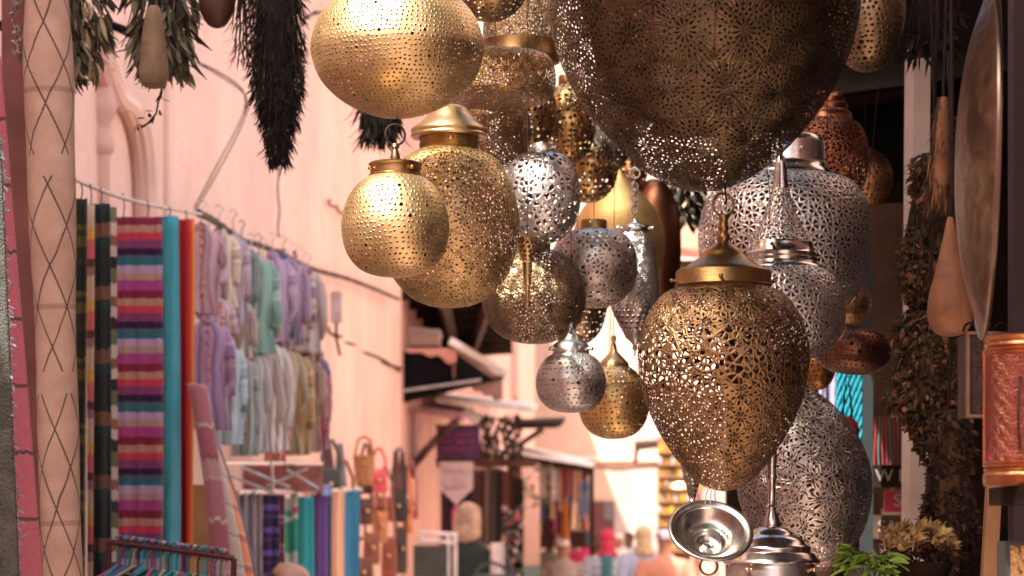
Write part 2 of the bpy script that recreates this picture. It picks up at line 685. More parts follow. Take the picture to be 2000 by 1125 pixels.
pl_pink = plaster('plaster_salmon', (0.83, 0.625, 0.54))
pl_pink2 = plaster('plaster_rose', (0.68, 0.45, 0.385))
pl_cream = plaster('plaster_cream', (0.56, 0.44, 0.37))
pl_red = plaster('plaster_red', (0.42, 0.17, 0.13))
dado_grey = plaster('dado_grey', (0.40, 0.37, 0.36))
dado_teal = plaster('dado_teal', (0.22, 0.32, 0.32))
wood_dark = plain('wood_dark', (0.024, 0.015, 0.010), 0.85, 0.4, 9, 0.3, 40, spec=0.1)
wood_mid = plain('wood_weathered', (0.105, 0.062, 0.042), 0.85, 0.35, 7, 0.4, 30, spec=0.15)
wood_tan = plain('wood_tan', (0.30, 0.16, 0.07), 0.7, 0.25, 9, 0.3, 40)
paint_white = plain('paint_offwhite', (0.68, 0.60, 0.54), 0.7, 0.14, 8, 0.25, 30)
black_cloth = plain('cloth_black', (0.007, 0.007, 0.008), 0.95, 0.3, spec=0.1)
tile_red = plain('tile_terracotta', (0.36, 0.15, 0.10), 0.85, 0.35, 20, 0.4, 40)
tin_white = plain('tin_white', (0.72, 0.70, 0.68), 0.6, 0.15, 10)
pave = plain('paving_stone', (0.36, 0.27, 0.22), 0.85, 0.3, 3.0, 0.5, 12)

# street ground
g = MB().grid(lambda u, v: ((u - 0.5) * 300, -100 + v * 300, 0.0), 40, 40)
tag(g.build('ground', pave), kind='structure')
g = MB().grid(lambda u, v: (WX + WK * (-8 + v * 35) + 0.02 + u * 2.6, (-8 + v * 35) * KY, 0.004), 4, 40)
tag(g.build('road', plain('road_stone', (0.42, 0.31, 0.26), 0.8, 0.25, 6, 0.5, 25)), kind='structure')


def line_block(y0, y1, h, depth=3.0, out=0.0):
    """a block behind the left facade line"""
    m = MB()
    x0, x1 = WX + WK * y0 + out, WX + WK * y1 + out
    b = [(x0, y0), (x1, y1), (x1 - depth, y1), (x0 - depth, y0)]
    m.v = [Vector((x, y * KY, 0)) for x, y in b] + [Vector((x, y * KY, h)) for x, y in b]
    for a in ((0, 1, 5, 4), (1, 2, 6, 5), (2, 3, 7, 6), (3, 0, 4, 7), (4, 5, 6, 7), (3, 2, 1, 0)):
        m.face(a)
    return m


# building A (salmon wall on the left)
bA = empty('pink_building', (WX, 6 * KY, 0), 'salmon pink plastered wall of the house behind the hanging clothes and blankets', 'building')
mm = line_block(1.6, 10.0, 6.6)
mm.v = [v - Vector(bA.location) for v in mm.v]
mm.build('wall', pl_pink, bA, sharp=0, smooth=False)
# pilaster with stacked capital (lathe sunk half into the wall)
pY = wallY(195)
pc = PW(195, 100)
pil = [(17, 40), (18, 100), (31, 120), (32, 138), (24, 150), (24, 172), (29, 188), (33, 205), (30, 226), (22, 240), (22, 262), (29, 280), (27, 296), (20, 304), (20, 420), (20, 760)]
MB().lathe([(S(a, pY), -S(b - 100, pY)) for a, b in pil], smooth=False, seg=28).build('pilaster', pl_pink2, bA, loc=pc - bA.location, sharp=35)
# ogee arch moulding
arch = [(200, 40), (209, 85), (206, 120), (216, 160), (231, 192), (252, 208), (264, 232), (274, 270), (281, 330), (284, 420), (286, 700)]
for k, (dx, rad, o_) in enumerate(((0, 0.030, 0.020), (-13, 0.020, 0.016), (15, 0.016, 0.008))):
    pts = [PW(a + dx * (1 if b > 120 else 0.8), b, o_) - bA.location for a, b in catmull(arch, 5)]
    MB().tube(pts, rad, 8).build('arch_moulding', pl_pink if k != 1 else pl_pink2, bA)
pts = [PW(325, b, 0.006) - bA.location for b in (-60, 200, 420, 700)]
MB().tube(pts, 0.012, 6).build('panel_moulding', pl_pink, bA)
bx = empty('wall_lamp_box', PW(657, 600, 0.05), 'small grey electrical box fixed to the pink wall under the cables', 'electrical box')
q = wallY(657, 0.05)
MB().box((0, 0, 0), (S(22, q), 0.06, S(60, q))).build('box_body', plain('box_grey', (0.42, 0.38, 0.38), 0.6), bx, sharp=20)
MB().tube([(0, 0, -S(30, q)), (0.0, -0.01, -S(60, q)), (0.02, -0.01, -S(95, q))], 0.008, 6).build('conduit', iron, bx)

# near house on the left, low; houses further down the left
bN = line_block(-6, 1.55, 3.7).build('near_house', pl_red, sharp=0, smooth=False)
tag(bN, 'low dark red plastered house beside the rolled carpet at the left edge', 'building')


def facade(y0, y1, h, mat, label, wins=()):
    e = empty('street_house', (WX + WK * y0, y0 * KY, 0), label, 'building')
    m = line_block(y0, y1, h)
    m.v = [v - e.location for v in m.v]
    m.build('wall', mat, e, sharp=0, smooth=False)
    for (yy, zz, ww, hh) in wins:
        x = WX + WK * yy + 0.012
        c = Vector((x, yy * KY, zz)) - e.location
        wo = MB().box(c, (0.05, ww, hh)).build('window', plain('window_dark', (0.12, 0.12, 0.14), 0.3), e, smooth=False)
        fr = MB()
        for dy in (-1, 1): fr.box(c + Vector((0.01, dy * (ww / 2 + 0.03), 0)), (0.08, 0.06, hh + 0.12))
        fr.box(c + Vector((0.012, 0, -hh / 2 - 0.03)), (0.1, ww, 0.06))
        build_each(fr, 'frame', pl_pink2, wo, smooth=False)
    return e


facade(10.02, 17.0, 6.6, pl_pink2, 'rose pink house behind the black awning and the pennant stall', ((15.6, 3.9, 0.9, 1.3), (12.6, 3.9, 0.9, 1.2)))
facade(17.03, 27.4, 6.2, pl_pink, 'pink house further down the lane behind the scarf stall', ((21.0, 4.4, 1.1, 1.5),))

# far house closing the street
fY = 27.0
bF = empty('far_house', (1.6, fY * KY, 0), 'tall cream house with pilasters and grey base closing the far end of the lane', 'building')
MB().box((0, 2.0, 6.3), (9.0, 4.0, 12.6)).build('wall', pl_cream, bF, smooth=False)
pm = MB()
for px in (1006, 1036, 1082, 1180, 1255):
    x = (px - CX) / F * fY - 1.6
    pm.box((x, -0.05, 7.6), (0.16, 0.1, 6.2))
build_each(pm, 'pilaster', pl_cream, bF, smooth=False)
MB().box((0, -0.04, 3.05), (9.0, 0.08, 0.10)).build('string_course', pl_pink, bF, smooth=False)
MB().box((0, -0.06, 4.55), (9.0, 0.12, 0.14)).build('cornice', pl_cream, bF, smooth=False)
x0 = (1200 - CX) / F * fY - 1.6
MB().box((x0 + 0.85, -0.03, 1.03), (1.75, 0.06, 2.06)).build('grey_base', dado_grey, bF, smooth=False)
MB().box((x0 - 0.22, -0.02, 1.12), (0.42, 0.1, 2.24)).build('door', plain('door_dark_red', (0.10, 0.03, 0.035), 0.6), bF, smooth=False)
MB().box((x0 - 0.1, -0.05, 2.05), (0.2, 0.1, 0.34)).build('door_light', plain('window_dark', (0.12, 0.12, 0.14), 0.3), bF, smooth=False)

# right hand buildings
def rblock(name, y0, y1, xa, h, mat, label):
    m = MB()
    x0, x1 = xa + WK * y0, xa + WK * y1
    b = [(x0, y0), (x0 + 4, y0), (x1 + 4, y1), (x1, y1)]
    m.v = [Vector((x, y * KY, 0)) for x, y in b] + [Vector((x, y * KY, h)) for x, y in b]
    for a in ((0, 1, 5, 4), (1, 2, 6, 5), (2, 3, 7, 6), (3, 0, 4, 7), (4, 5, 6, 7), (3, 2, 1, 0)): m.face(a)
    o = m.build(name, mat, smooth=False)
    return tag(o, label, 'building')


rblock('shop_building', -6, 4.35, 1.75, 5.6, pl_pink, 'pink house the lantern shop is built against on the right')
rblock('right_house', 6.5, 26.9, 1.25, 6.5, pl_pink, 'pink house on the right of the lane behind the yellow stall')
o = MB().box((0.6, -13, 2.3), (12, 2, 4.6)).build('house_behind', pl_pink, smooth=False)
tag(o, 'pink house across the lane behind the viewer', 'building')

# ------------------------------------------------------------------ lanterns
WTOP = 3.6     # underside of the canopy the lanterns hang from
LG = 'pierced metal lanterns hanging over the shop front'


def lantern(label, x, Y, parts, wire='top', ring=None, knobs=None, name='hanging_lantern', cat='lantern', tilt=(0, 0), group=LG, chain=None, wmat=None):
    yt = min(y for pt in parts for _, y in pt[2])
    if ring: yt = min(yt, ring[0])
    o0 = P(x, yt, Y)
    e = empty(name, o0, label, cat, group)
    e.rotation_euler = (tilt[0], tilt[1], 0)
    objs = {}
    for pt in parts:
        pname, mat, prof = pt[0], pt[1], pt[2]
        opt = pt[3] if len(pt) > 3 else {}
        pr = [(S(a, Y), -S(b - yt, Y)) for a, b in prof]
        m = MB().lathe(pr, cell=S(opt['cell'], Y) if 'cell' in opt else None, seg=opt.get('seg', 72), smooth=opt.get('smooth', 'cell' in opt), ribs=opt.get('ribs'))
        objs[pname] = m.build(pname, mat, e, sharp=50 if 'cell' not in opt else 0)
    if ring:
        ry, rr, rm = ring[0] + ring[1], ring[1], ring[2]
        MB().torus((0, 0, -S(ry - yt, Y)), S(rr, Y), S(ring[3] if len(ring) > 3 else 2.2, Y), 'Y', rot=Matrix.Rotation(0.35, 3, 'Z')).build('ring', rm, objs.get('finial') or e)
    if knobs:
        ky, kr, km, angs = knobs
        for a in angs:
            d = Vector((cos(a), sin(a), 0))
            c = d * S(kr, Y) + Vector((0, 0, -S(ky - yt, Y)))
            k = MB()
            k.tube([c - d * S(3, Y), c + d * S(5, Y)], S(3, Y), 10)
            k.ball(c + d * S(7, Y), S(4.5, Y), 12)
            k.build('knob', km, objs.get('collar') or objs.get('cap') or objs.get('bands') or objs.get('body') or e)
    if wire:
        top = WTOP if wire == 'top' else CZ + (HY - wire) / F * Y
        ln = top - o0.z
        if ln > 0.01:
            MB().tube([(0, 0, -0.004), (0.002, 0, ln * 0.5), (0, 0, ln)], 0.0007, 6).build('hanging_wire', wmat or iron, e)
    return e


def ell(hw, y0, y1, k=1.0, n=9, top=0.0, bot=0.0, pw=1.0):
    """profile of a squashed ball from y0 to y1; top/bot = half width kept at the ends"""
    out = []
    c, h = (y0 + y1) / 2, (y1 - y0) / 2
    for i in range(n + 1):
        a = pi * i / n
        r = hw * sin(a) ** pw
        if i == 0: r = top
        elif i == n: r = bot
        elif i <= n / 2: r = max(r, top)
        else: r = max(r, bot)
        out.append((r, c - h * cos(a)))
    return out


C3 = dict(seg=96)
# 1 flying-saucer lantern, pricked with dots
lantern('wide saucer shaped gold lantern pricked with tiny dots, highest on the left', 776, 2.2, [
    ('shade', perf('pricked_brass_saucer', BR, 'dots', 0.165, 0.42, 0.22), [(18, -30), (60, -28), (112, -8), (152, 34), (169, 84), (166, 118), (148, 158), (110, 195), (60, 220), (24, 229), (0, 231)], dict(cell=9.6, seg=96)),
    ('collar', brass_old, [(20, -52), (20, -28)]),
    ('bottom_hook', iron, [(2.0, 226), (2.0, 248), (0, 250)], dict(seg=10))])
# 2 small dotted gold ball below it
lantern('small gold ball lantern pricked with dots hanging under the saucer lantern', 772, 2.14, [
    ('shade', perf('pricked_brass_ball', BR, 'dots', 0.15, 0.40, 0.2), [(48, 343), (72, 358), (94, 390), (105, 432), (103, 468), (92, 500), (70, 525), (38, 538), (0, 542)], dict(cell=10.5)),
    ('collar', brass_old, [(0, 316), (47, 317), (52, 320), (52, 324), (49, 326), (49, 340), (52, 342), (52, 347), (47, 348)]),
    ('finial', bronze, [(0, 279), (7, 281), (9, 287), (5, 291), (7, 297), (10, 308), (10, 317)], dict(seg=24))],
    ring=(243, 20, iron, 2.4), knobs=(332, 49, brass_old, (-0.9, -2.6, 1.0)), wire=None)
# 3 larger gold ovoid behind it
lantern('large gold lantern of cut out scrolls behind the small gold ball', 878, 2.36, [
    ('shade', perf('scroll_brass', (0.72, 0.50, 0.22), 'rosette', 0.04, 0.42, 0.35, warp=0.25, emboss=0.35), [(58, 292), (92, 312), (118, 350), (133, 400), (137, 445), (130, 495), (112, 540), (80, 578), (40, 597), (0, 601)], dict(cell=42, seg=96)),
    ('collar', brass_old, [(58, 262), (59, 292), (57, 294)]),
    ('cap', brass, [(0, 206), (24, 207), (34, 212), (44, 226), (58, 240), (74, 252), (76, 256), (74, 262), (76, 265), (74, 269), (60, 270)])],
    knobs=(277, 59, brass, (-1.5, 0.7, 2.6)))
# 4 flat drum
lantern('flat cushion shaped brass lantern under the brown banded lantern', 968, 2.5, [
    ('shade', perf('cushion_brass', (0.60, 0.38, 0.18), 'rosette', 0.03, 0.3, 0.4, warp=0.2), [(30, 104), (80, 105), (106, 114), (117, 138), (117, 172), (108, 192), (80, 202), (0, 208)], dict(cell=26, seg=96))])
# 5 banded lantern above
lantern('dome topped brass lantern with a broad brown band near the top edge', 1015, 2.72, [
    ('shade', perf('dome_brass', (0.66, 0.46, 0.22), 'rosette', 0.0, 0.33, 0.4, warp=0.15), [(20, -40), (48, -34), (66, 0), (72, 50), (73, 82)], dict(cell=27)),
    ('band', brass_old, [(72, 80), (76, 82), (77, 108), (80, 112), (78, 122), (60, 130), (0, 132)])])
# 6 bottom of a round lantern cut by the top edge
lantern('round gold lantern cut off by the top edge above the saucer lantern', 955, 2.4, [
    ('shade', perf('round_brass_top', BRD, 'dots', 0.22, 0.3, 0.4), ell(78, -112, 43, top=20), dict(cell=12))])
# 7 brown ovoid behind 3
lantern('brown brass lantern with an embossed rosette behind the gold scroll lantern', 968, 2.6, [
    ('shade', perf('rosette_brass', (0.42, 0.27, 0.13), 'star', 0.0, 0.34, 0.4), [(24, 180), (44, 192), (62, 215), (70, 250), (66, 285), (50, 315), (22, 332), (0, 335)], dict(cell=62)),
    ('collar', brass_old, [(22, 168), (25, 170), (25, 184)])])
# 8 honeycomb
lantern('honeycomb pierced brass lantern under the flat cushion lantern', 1030, 2.8, [
    ('shade', perf('honeycomb_brass', (0.55, 0.36, 0.17), 'dots', 0.27, 0.3, 0.4), ell(58, 140, 300, top=18), dict(cell=13)),
    ('collar', brass_old, [(18, 128), (20, 130), (20, 144)])])
# 9 bubble brass
lantern('amber brass lantern full of round holes, left of the giant egg lantern', 1108, 2.85, [
    ('shade', perf('bubble_brass', (0.72, 0.48, 0.2), 'dots', 0.25, 0.25, 0.35), ell(56, 162, 322, top=16), dict(cell=12)),
    ('collar', brass_old, [(16, 148), (18, 150), (18, 166)])])
# 10 silver ball
lantern('silver ball lantern with pebble shaped openings beside the gold scroll lantern', 1058, 2.48, [
    ('shade', perf('silver_pebble', SI, 'lace', 0.20, 0.34, 0.3, lace=95), [(28, 298), (50, 308), (68, 335), (76, 378), (73, 415), (58, 450), (30, 471), (0, 476)], dict(cell=24)),
    ('collar', silver_old, [(0, 280), (26, 281), (28, 284), (27, 300)])], knobs=(291, 27, silver, (-0.7, -2.2)))
# 11 grey ovoid behind the giant
lantern('grey silver ovoid lantern half hidden by the giant egg lantern', 1172, 3.05, [
    ('shade', perf('grey_pricked', (0.52, 0.45, 0.40), 'dots', 0.18, 0.34, 0.4), ell(66, 170, 346, top=18), dict(cell=11)),
    ('collar', silver_old, [(18, 156), (20, 158), (20, 172)])])
# 12 gold bubble behind silver ball
lantern('gold bubble pierced ball lantern peeking out behind the silver ball', 1146, 2.95, [
    ('shade', perf('bubble_gold', (0.78, 0.52, 0.22), 'dots', 0.28, 0.25, 0.3), ell(62, 262, 397, top=16), dict(cell=13)),
    ('collar', brass_old, [(16, 248), (18, 250), (18, 264)])])
# 13 plain brass drop
lantern('plain unpierced brass drop lamp shining pale gold between the lanterns', 1208, 3.2, [
    ('shade', metal('brass_plain', (0.95, 0.66, 0.27), 0.5, 0.2, hammer=0.4), [(0, 328), (8, 336), (24, 356), (52, 384), (78, 420), (90, 462), (88, 505), (70, 545), (36, 570), (0, 578)], dict(smooth=True))])
# lattice brass bit above
lantern('small amber brass lattice lantern above the plain brass drop', 1232, 3.3, [
    ('shade', perf('lattice_amber', (0.55, 0.30, 0.12), 'diamond', 0.33, 0.3, 0.3), ell(32, 300, 378, top=12), dict(cell=13)),
    ('collar', brass_old, [(12, 290), (14, 292), (14, 302)])])
# copper gourd lamp
lantern('smooth brown copper gourd lamp behind the slim silver lantern', 1278, 3.3, [
    ('shade', metal('copper_gourd', (0.34, 0.15, 0.08), 0.36, 0.25), [(8, 350), (26, 362), (44, 400), (52, 460), (50, 530), (38, 585), (14, 612), (0, 616)], dict(smooth=True))])
# 14 slim silver lantern on a chain
e14 = lantern('slim silver lantern with a diamond lattice waist hanging from a bright chain', 1240, 2.62, [
    ('cap', silver, [(0, 424), (4, 426), (7, 434), (14, 438), (27, 442), (29, 446), (28, 452), (24, 454)], dict(seg=40)),
    ('shade', perf('silver_slim', (0.76, 0.71, 0.66), 'rosette', -0.04, 0.28, 0.35, warp=0.2), [(24, 453), (33, 470), (40, 500), (46, 545), (48, 590), (44, 606)], dict(cell=20)),
    ('lattice_waist', perf('silver_diamond', (0.66, 0.58, 0.52), 'diamond', 0.36, 0.28, 0.3), [(45, 604), (38, 622), (24, 648)], dict(cell=11)),
    ('bottom_cup', silver_old, [(24, 647), (22, 652), (18, 660), (9, 668), (4, 674), (6, 680), (2, 686), (1.2, 697), (0, 698)], dict(seg=32))],
    wire=None, knobs=(446, 28, silver, (-0.1, -2.9)))
ch = MB()
for i in range(7):
    z = S(4 + i * 11, 2.62)
    ch.torus((0, 0, z), S(6, 2.62), S(1.7, 2.62), 'Y' if i % 2 else 'X', n=16, m=6, sq=1.3)
ch.torus((0, 0, S(86, 2.62)), S(10, 2.62), S(2.2, 2.62), 'Y', n=20, m=6)
ch.tube([(0, 0, S(95, 2.62)), (0, 0, WTOP - P(1240, 424, 2.62).z)], 0.0012, 6)
ch.build('chain', silver, e14)
# 15 silver oblate
lantern('squat silver lantern speckled with holes behind the melon lantern', 1160, 2.57, [
    ('shade', perf('silver_squat', (0.74, 0.67, 0.60), 'lace', 0.27, 0.36, 0.4, lace=110), [(26, 447), (58, 456), (79, 484), (85, 520), (80, 553), (60, 582), (30, 598), (0, 602)], dict(cell=24)),
    ('collar', brass_old, [(0, 428), (24, 430), (26, 434), (26, 448)])])
# 16 melon
lantern('ribbed melon shaped bronze lantern in the centre behind the gold drop spike', 1043, 2.52, [
    ('shade', perf('melon_bronze', (0.33, 0.23, 0.13), 'rosette', 0.03, 0.34, 0.4, warp=0.25), [(32, 487), (62, 498), (88, 530), (100, 575), (94, 615), (72, 650), (36, 668), (0, 672)], dict(cell=27, seg=144, ribs=(8, 0.05))),
    ('collar', brass_old, [(0, 472), (31, 473), (33, 477), (32, 489)])])
# drop spike in front of the melon lantern
sp = lantern('slender gold drop spike hanging point down before the melon lantern', 1030, 2.4, [
    ('spike', brass, [(9, 512), (10, 520), (8, 545), (7, 556), (5, 558), (6, 562), (4, 580), (3, 590), (5, 594), (3, 600), (0, 604)], dict(seg=32)),
    ('lattice_top', perf('spike_lattice', BR, 'diamond', 0.32, 0.28, 0.3), [(20, 470), (17, 490), (9, 514)], dict(cell=9)),
    ('cap', brass_old, [(0, 462), (20, 464), (21, 472)], dict(seg=32))], name='drop_pendant', cat='pendant', wire='top', group=None)
# 17 bowl behind the melon
lantern('half bowl shaped brass lamp shade behind the melon lantern', 1128, 2.95, [
    ('shade', perf('bowl_brass', (0.50, 0.32, 0.17), 'dots', 0.27, 0.3, 0.4), [(58, 598), (55, 620), (44, 648), (24, 668), (0, 674)], dict(cell=11)),
    ('rim', brass_old, [(59, 594), (61, 598), (59, 602)])])
# 18 small silver ball
lantern('small dull silver ball lantern hanging lowest in the middle', 1115, 2.5, [
    ('shade', perf('silver_small', (0.80, 0.76, 0.72), 'dots', 0.14, 0.34, 0.25), [(34, 690), (52, 702), (65, 725), (69, 750), (62, 778), (44, 797), (20, 805), (0, 806)], dict(cell=10.5)),
    ('cap', silver_old, [(0, 628), (4, 629), (5, 640), (9, 648), (18, 656), (20, 662), (28, 668), (35, 674), (36, 690), (33, 692)], dict(seg=48))],
    knobs=(682, 36, silver, (-0.4, -2.7)))
# 19 gold ball right of it
lantern('glowing gold ball lantern beside the small dull silver ball', 1199, 2.68, [
    ('shade', perf('gold_small', (0.95, 0.66, 0.28), 'dots', 0.17, 0.36, 0.15), [(28, 715), (46, 728), (64, 755), (70, 790), (62, 824), (44, 846), (20, 856), (0, 858)], dict(cell=10.5)),
    ('cap', brass, [(0, 655), (4, 656), (5, 664), (3, 668), (5, 675), (7, 686), (14, 694), (22, 702), (29, 710), (30, 717), (26, 718)], dict(seg=48))])
# 20 the giant egg
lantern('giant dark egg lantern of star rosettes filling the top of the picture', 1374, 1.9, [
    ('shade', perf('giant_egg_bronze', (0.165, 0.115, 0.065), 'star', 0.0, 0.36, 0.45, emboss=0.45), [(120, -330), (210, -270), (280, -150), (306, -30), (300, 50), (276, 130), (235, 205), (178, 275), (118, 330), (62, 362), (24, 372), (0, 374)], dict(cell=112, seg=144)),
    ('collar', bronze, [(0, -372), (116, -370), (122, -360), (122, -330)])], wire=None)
# 21 ovoid on the right of the giant
lantern('dark gold ovoid lantern tucked right of the giant egg near the top', 1692, 2.4, [
    ('shade', perf('ovoid_dark', (0.36, 0.25, 0.14), 'dots', 0.2, 0.34, 0.4), ell(76, -110, 142, top=20), dict(cell=11))])
# 22 copper with triangles
lantern('red copper lantern with triangle cut outs under the giant egg', 1618, 2.62, [
    ('shade', perf('copper_triangles', (0.48, 0.19, 0.10), 'tri', 0.10, 0.33, 0.4), [(44, 232), (64, 248), (78, 285), (80, 325), (68, 365), (40, 392), (0, 400)], dict(cell=24)),
    ('cap', copper, [(0, 176), (22, 178), (26, 188), (32, 192), (30, 200), (38, 206), (36, 214), (45, 222), (46, 234)])])
# 23 tan pricked ball
lantern('tan pricked ball lantern in front of the dark eave', 1690, 2.95, [
    ('shade', perf('tan_pricked', (0.62, 0.36, 0.18), 'dots', 0.2, 0.4, 0.3), ell(54, 290, 407, top=14), dict(cell=11))], wire='top')
# 24 big silver round
lantern('big round silver lantern with whirling triangle cuts behind the cone topped one', 1535, 2.42, [
    ('shade', perf('silver_whirl', (0.84, 0.80, 0.76), 'tri', 0.20, 0.36, 0.25, warp=0.35, emboss=0.5), [(86, 342), (128, 356), (158, 395), (171, 450), (168, 505), (148, 560), (108, 605), (56, 628), (0, 634)], dict(cell=30, seg=120)),
    ('collar', silver, [(0, 262), (60, 264), (72, 270), (76, 282), (76, 318), (80, 330), (88, 336), (90, 342), (84, 346)])], knobs=(300, 77, silver, (-1.3, 0.6)))
# 25 silver, cone topped
lantern('tall silver lantern with a pierced cone top behind the front gold egg', 1524, 2.2, [
    ('spire', silver, [(0, 284), (4, 286), (6, 296), (5, 302), (9, 306), (11, 320), (14, 350), (17, 370)], dict(seg=40)),
    ('cone', perf('silver_cone', (0.84, 0.80, 0.76), 'tri', 0.20, 0.34, 0.3, warp=0.35, emboss=0.5), [(17, 368), (26, 400), (38, 432), (52, 460), (62, 476)], dict(cell=24)),
    ('bands', silver, [(62, 474), (64, 478), (65, 492), (70, 496), (68, 502), (73, 506), (71, 512), (76, 518), (84, 522), (86, 527)]),
    ('shade', perf('silver_whirl_body', (0.84, 0.80, 0.76), 'tri', 0.20, 0.36, 0.25, warp=0.35, emboss=0.5), [(84, 525), (106, 542), (122, 575), (128, 612), (120, 650), (96, 684), (56, 702), (0, 708)], dict(cell=29, seg=96))],
    knobs=(484, 65, bronze, (-1.9, 0.4)))
# 26 the front gold egg
lantern('front egg shaped antique gold lantern with lacy cut outs and ringed cap', 1413, 1.9, [
    ('shade', perf('front_egg_lace', (0.34, 0.205, 0.10), 'egg', 0.01, 0.40, 0.4, warp=0.3, lace=108, emboss=0.5, zones=(2.7, 5.2, 20.0)), [(88, 560), (120, 576), (150, 618), (166, 670), (167, 715), (157, 770), (136, 825), (104, 880), (66, 928), (34, 952), (0, 960)], dict(cell=44, seg=120)),
    ('cap', brass_old, [(0, 470), (12, 472), (20, 478), (34, 488), (40, 494), (42, 498), (54, 508), (72, 520), (90, 528), (93, 532), (93, 555), (95, 558), (90, 562)]),
    ('finial', brass_old, [(0, 418), (9, 420), (11, 426), (8, 431), (9, 440), (11, 446), (8, 452), (12, 458), (13, 466), (10, 474)], dict(seg=32))],
    ring=(378, 22, bronze, 2.6), knobs=(548, 94, brass_old, (0.0, 3.14, -1.7)), wire=None)
hk = MB().tube([P(1416, 366, 1.9), P(1417, 380, 1.9), P(1419, 392, 1.9), P(1414, 398, 1.9)], 0.0014, 6).build('wire_hook', iron)
tag(hk, 'thin wire hook joining the giant egg lantern to the front gold egg', 'hook')
# 27 big silver scroll egg
lantern('big tarnished silver scroll egg lantern behind the front gold egg, low down', 1548, 2.22, [
    ('shade', perf('silver_scroll', (0.60, 0.54, 0.49), 'rosette', 0.02, 0.33, 0.45, warp=0.75, emboss=0.5), [(10, 752), (34, 762), (74, 800), (112, 860), (130, 920), (130, 970), (114, 1030), (84, 1076), (44, 1098), (0, 1102)], dict(cell=42, seg=110))],
    tilt=(0, -0.12))
# 28 tiered silver lamp at the bottom
lantern('polished silver lamp with stepped lid and tall spire at the bottom edge', 1507, 1.92, [
    ('spire', silver, [(0, 872), (9, 874), (11, 890), (8, 925), (11, 930), (8, 940), (7, 985), (12, 990), (8, 996), (14, 1012), (17, 1024), (17, 1030)], dict(seg=40)),
    ('lid', silver, [(16, 1028), (30, 1032), (40, 1040), (43, 1045), (48, 1046), (62, 1055), (67, 1064), (74, 1066), (77, 1071), (76, 1078), (84, 1082), (88, 1090), (93, 1093), (95, 1099), (88, 1103), (84, 1104)]),
    ('body', silver_old, [(84, 1102), (86, 1110), (88, 1180), (84, 1260), (60, 1280), (0, 1282)], dict(smooth=False))],
    knobs=(1112, 86, brass, (-2.2, -0.6)), wire=740)
# 29 the dish, seen from its hollow side
Yd = 1.84
ed = empty('hanging_dish', P(1388, 1036, Yd), 'shallow polished silver lamp dish hanging with its hollow side to the viewer', 'dish')
ax = Matrix.Rotation(radians(46), 3, 'X')      # axis up -> towards the viewer
ax = Matrix.Rotation(radians(7), 3, 'Z') @ ax
dp = [(82, -3), (84, 0), (80, 3), (74, 2), (67, -2), (65, -6), (56, -18), (46, -26), (36, -29), (33, -31), (29, -42), (21, -48), (15, -50), (13, -46), (9, -45), (7, -48), (6, -56)]
MB().lathe([(S(a, Yd), S(b, Yd)) for a, b in dp], smooth=True, seg=96, rot=ax).build('bowl', metal('silver_dish', (0.46, 0.44, 0.41), 0.2, tarn=0.3, hammer=0.06), ed)
c2 = ax @ Vector((0, 0, -S(48, Yd)))
MB().torus((0, 0, 0), S(8, Yd), S(2.4, Yd), 'Z', rot=ax).build('socket_ring', silver, ed, loc=c2 + ax @ Vector((0, 0, S(4, Yd))))
MB().torus((-S(4, Yd), 0, -S(70, Yd)), S(17, Yd), S(2.4, Yd), 'Y').build('ring', brass_old, ed)
hw = MB()
for dx in (-11, 0, 10):
    hw.tube([(S(dx, Yd), 0, S(52, Yd)), (S(dx * 0.8, Yd), 0, S(70, Yd)), (S(dx * 0.6 + 3, Yd), 0, S(84, Yd))], 0.0009, 6)
build_each(hw, 'hook', steel, ed)
# smaller ones low on the right
lantern('flat wine red copper lantern sticking out beside the tall silver one', 1668, 2.6, [
    ('shade', perf('red_flat', (0.34, 0.16, 0.11), 'dots', 0.14, 0.35, 0.4), ell(78, 634, 732, top=16, pw=0.8), dict(cell=11))], tilt=(0, 0.1))
lantern('tan ball lantern under the big round silver lantern', 1655, 2.75, [
    ('shade', perf('tan_dull', (0.45, 0.26, 0.14), 'dots', 0.15, 0.42, 0.3), ell(48, 548, 640, top=12), dict(cell=11))])
lantern('small amber lantern bottom peeking under the front silver lanterns', 1598, 2.66, [
    ('shade', perf('amber_small', (0.50, 0.26, 0.10), 'dots', 0.18, 0.35, 0.3), ell(34, 672, 762, top=8), dict(cell=10))])
lantern('dull pink copper ball lantern under the big silver scroll egg', 1614, 2.5, [
    ('shade', perf('pink_ball', (0.50, 0.32, 0.26), 'dots', 0.12, 0.4, 0.3), ell(46, 1052, 1150, top=10), dict(cell=11))])
lantern('small pierced drop tail hanging behind the silver dish', 1352, 2.6, [
    ('spike', perf('tail_pierced', (0.48, 0.38, 0.30), 'dots', 0.2, 0.35, 0.3), [(22, 905), (18, 930), (12, 952), (7, 970), (5, 976)], dict(cell=9)),
    ('tip', silver_old, [(5, 975), (7, 978), (3, 984), (0, 986)], dict(seg=20))], name='drop_pendant', cat='pendant', group=None, wire=700)

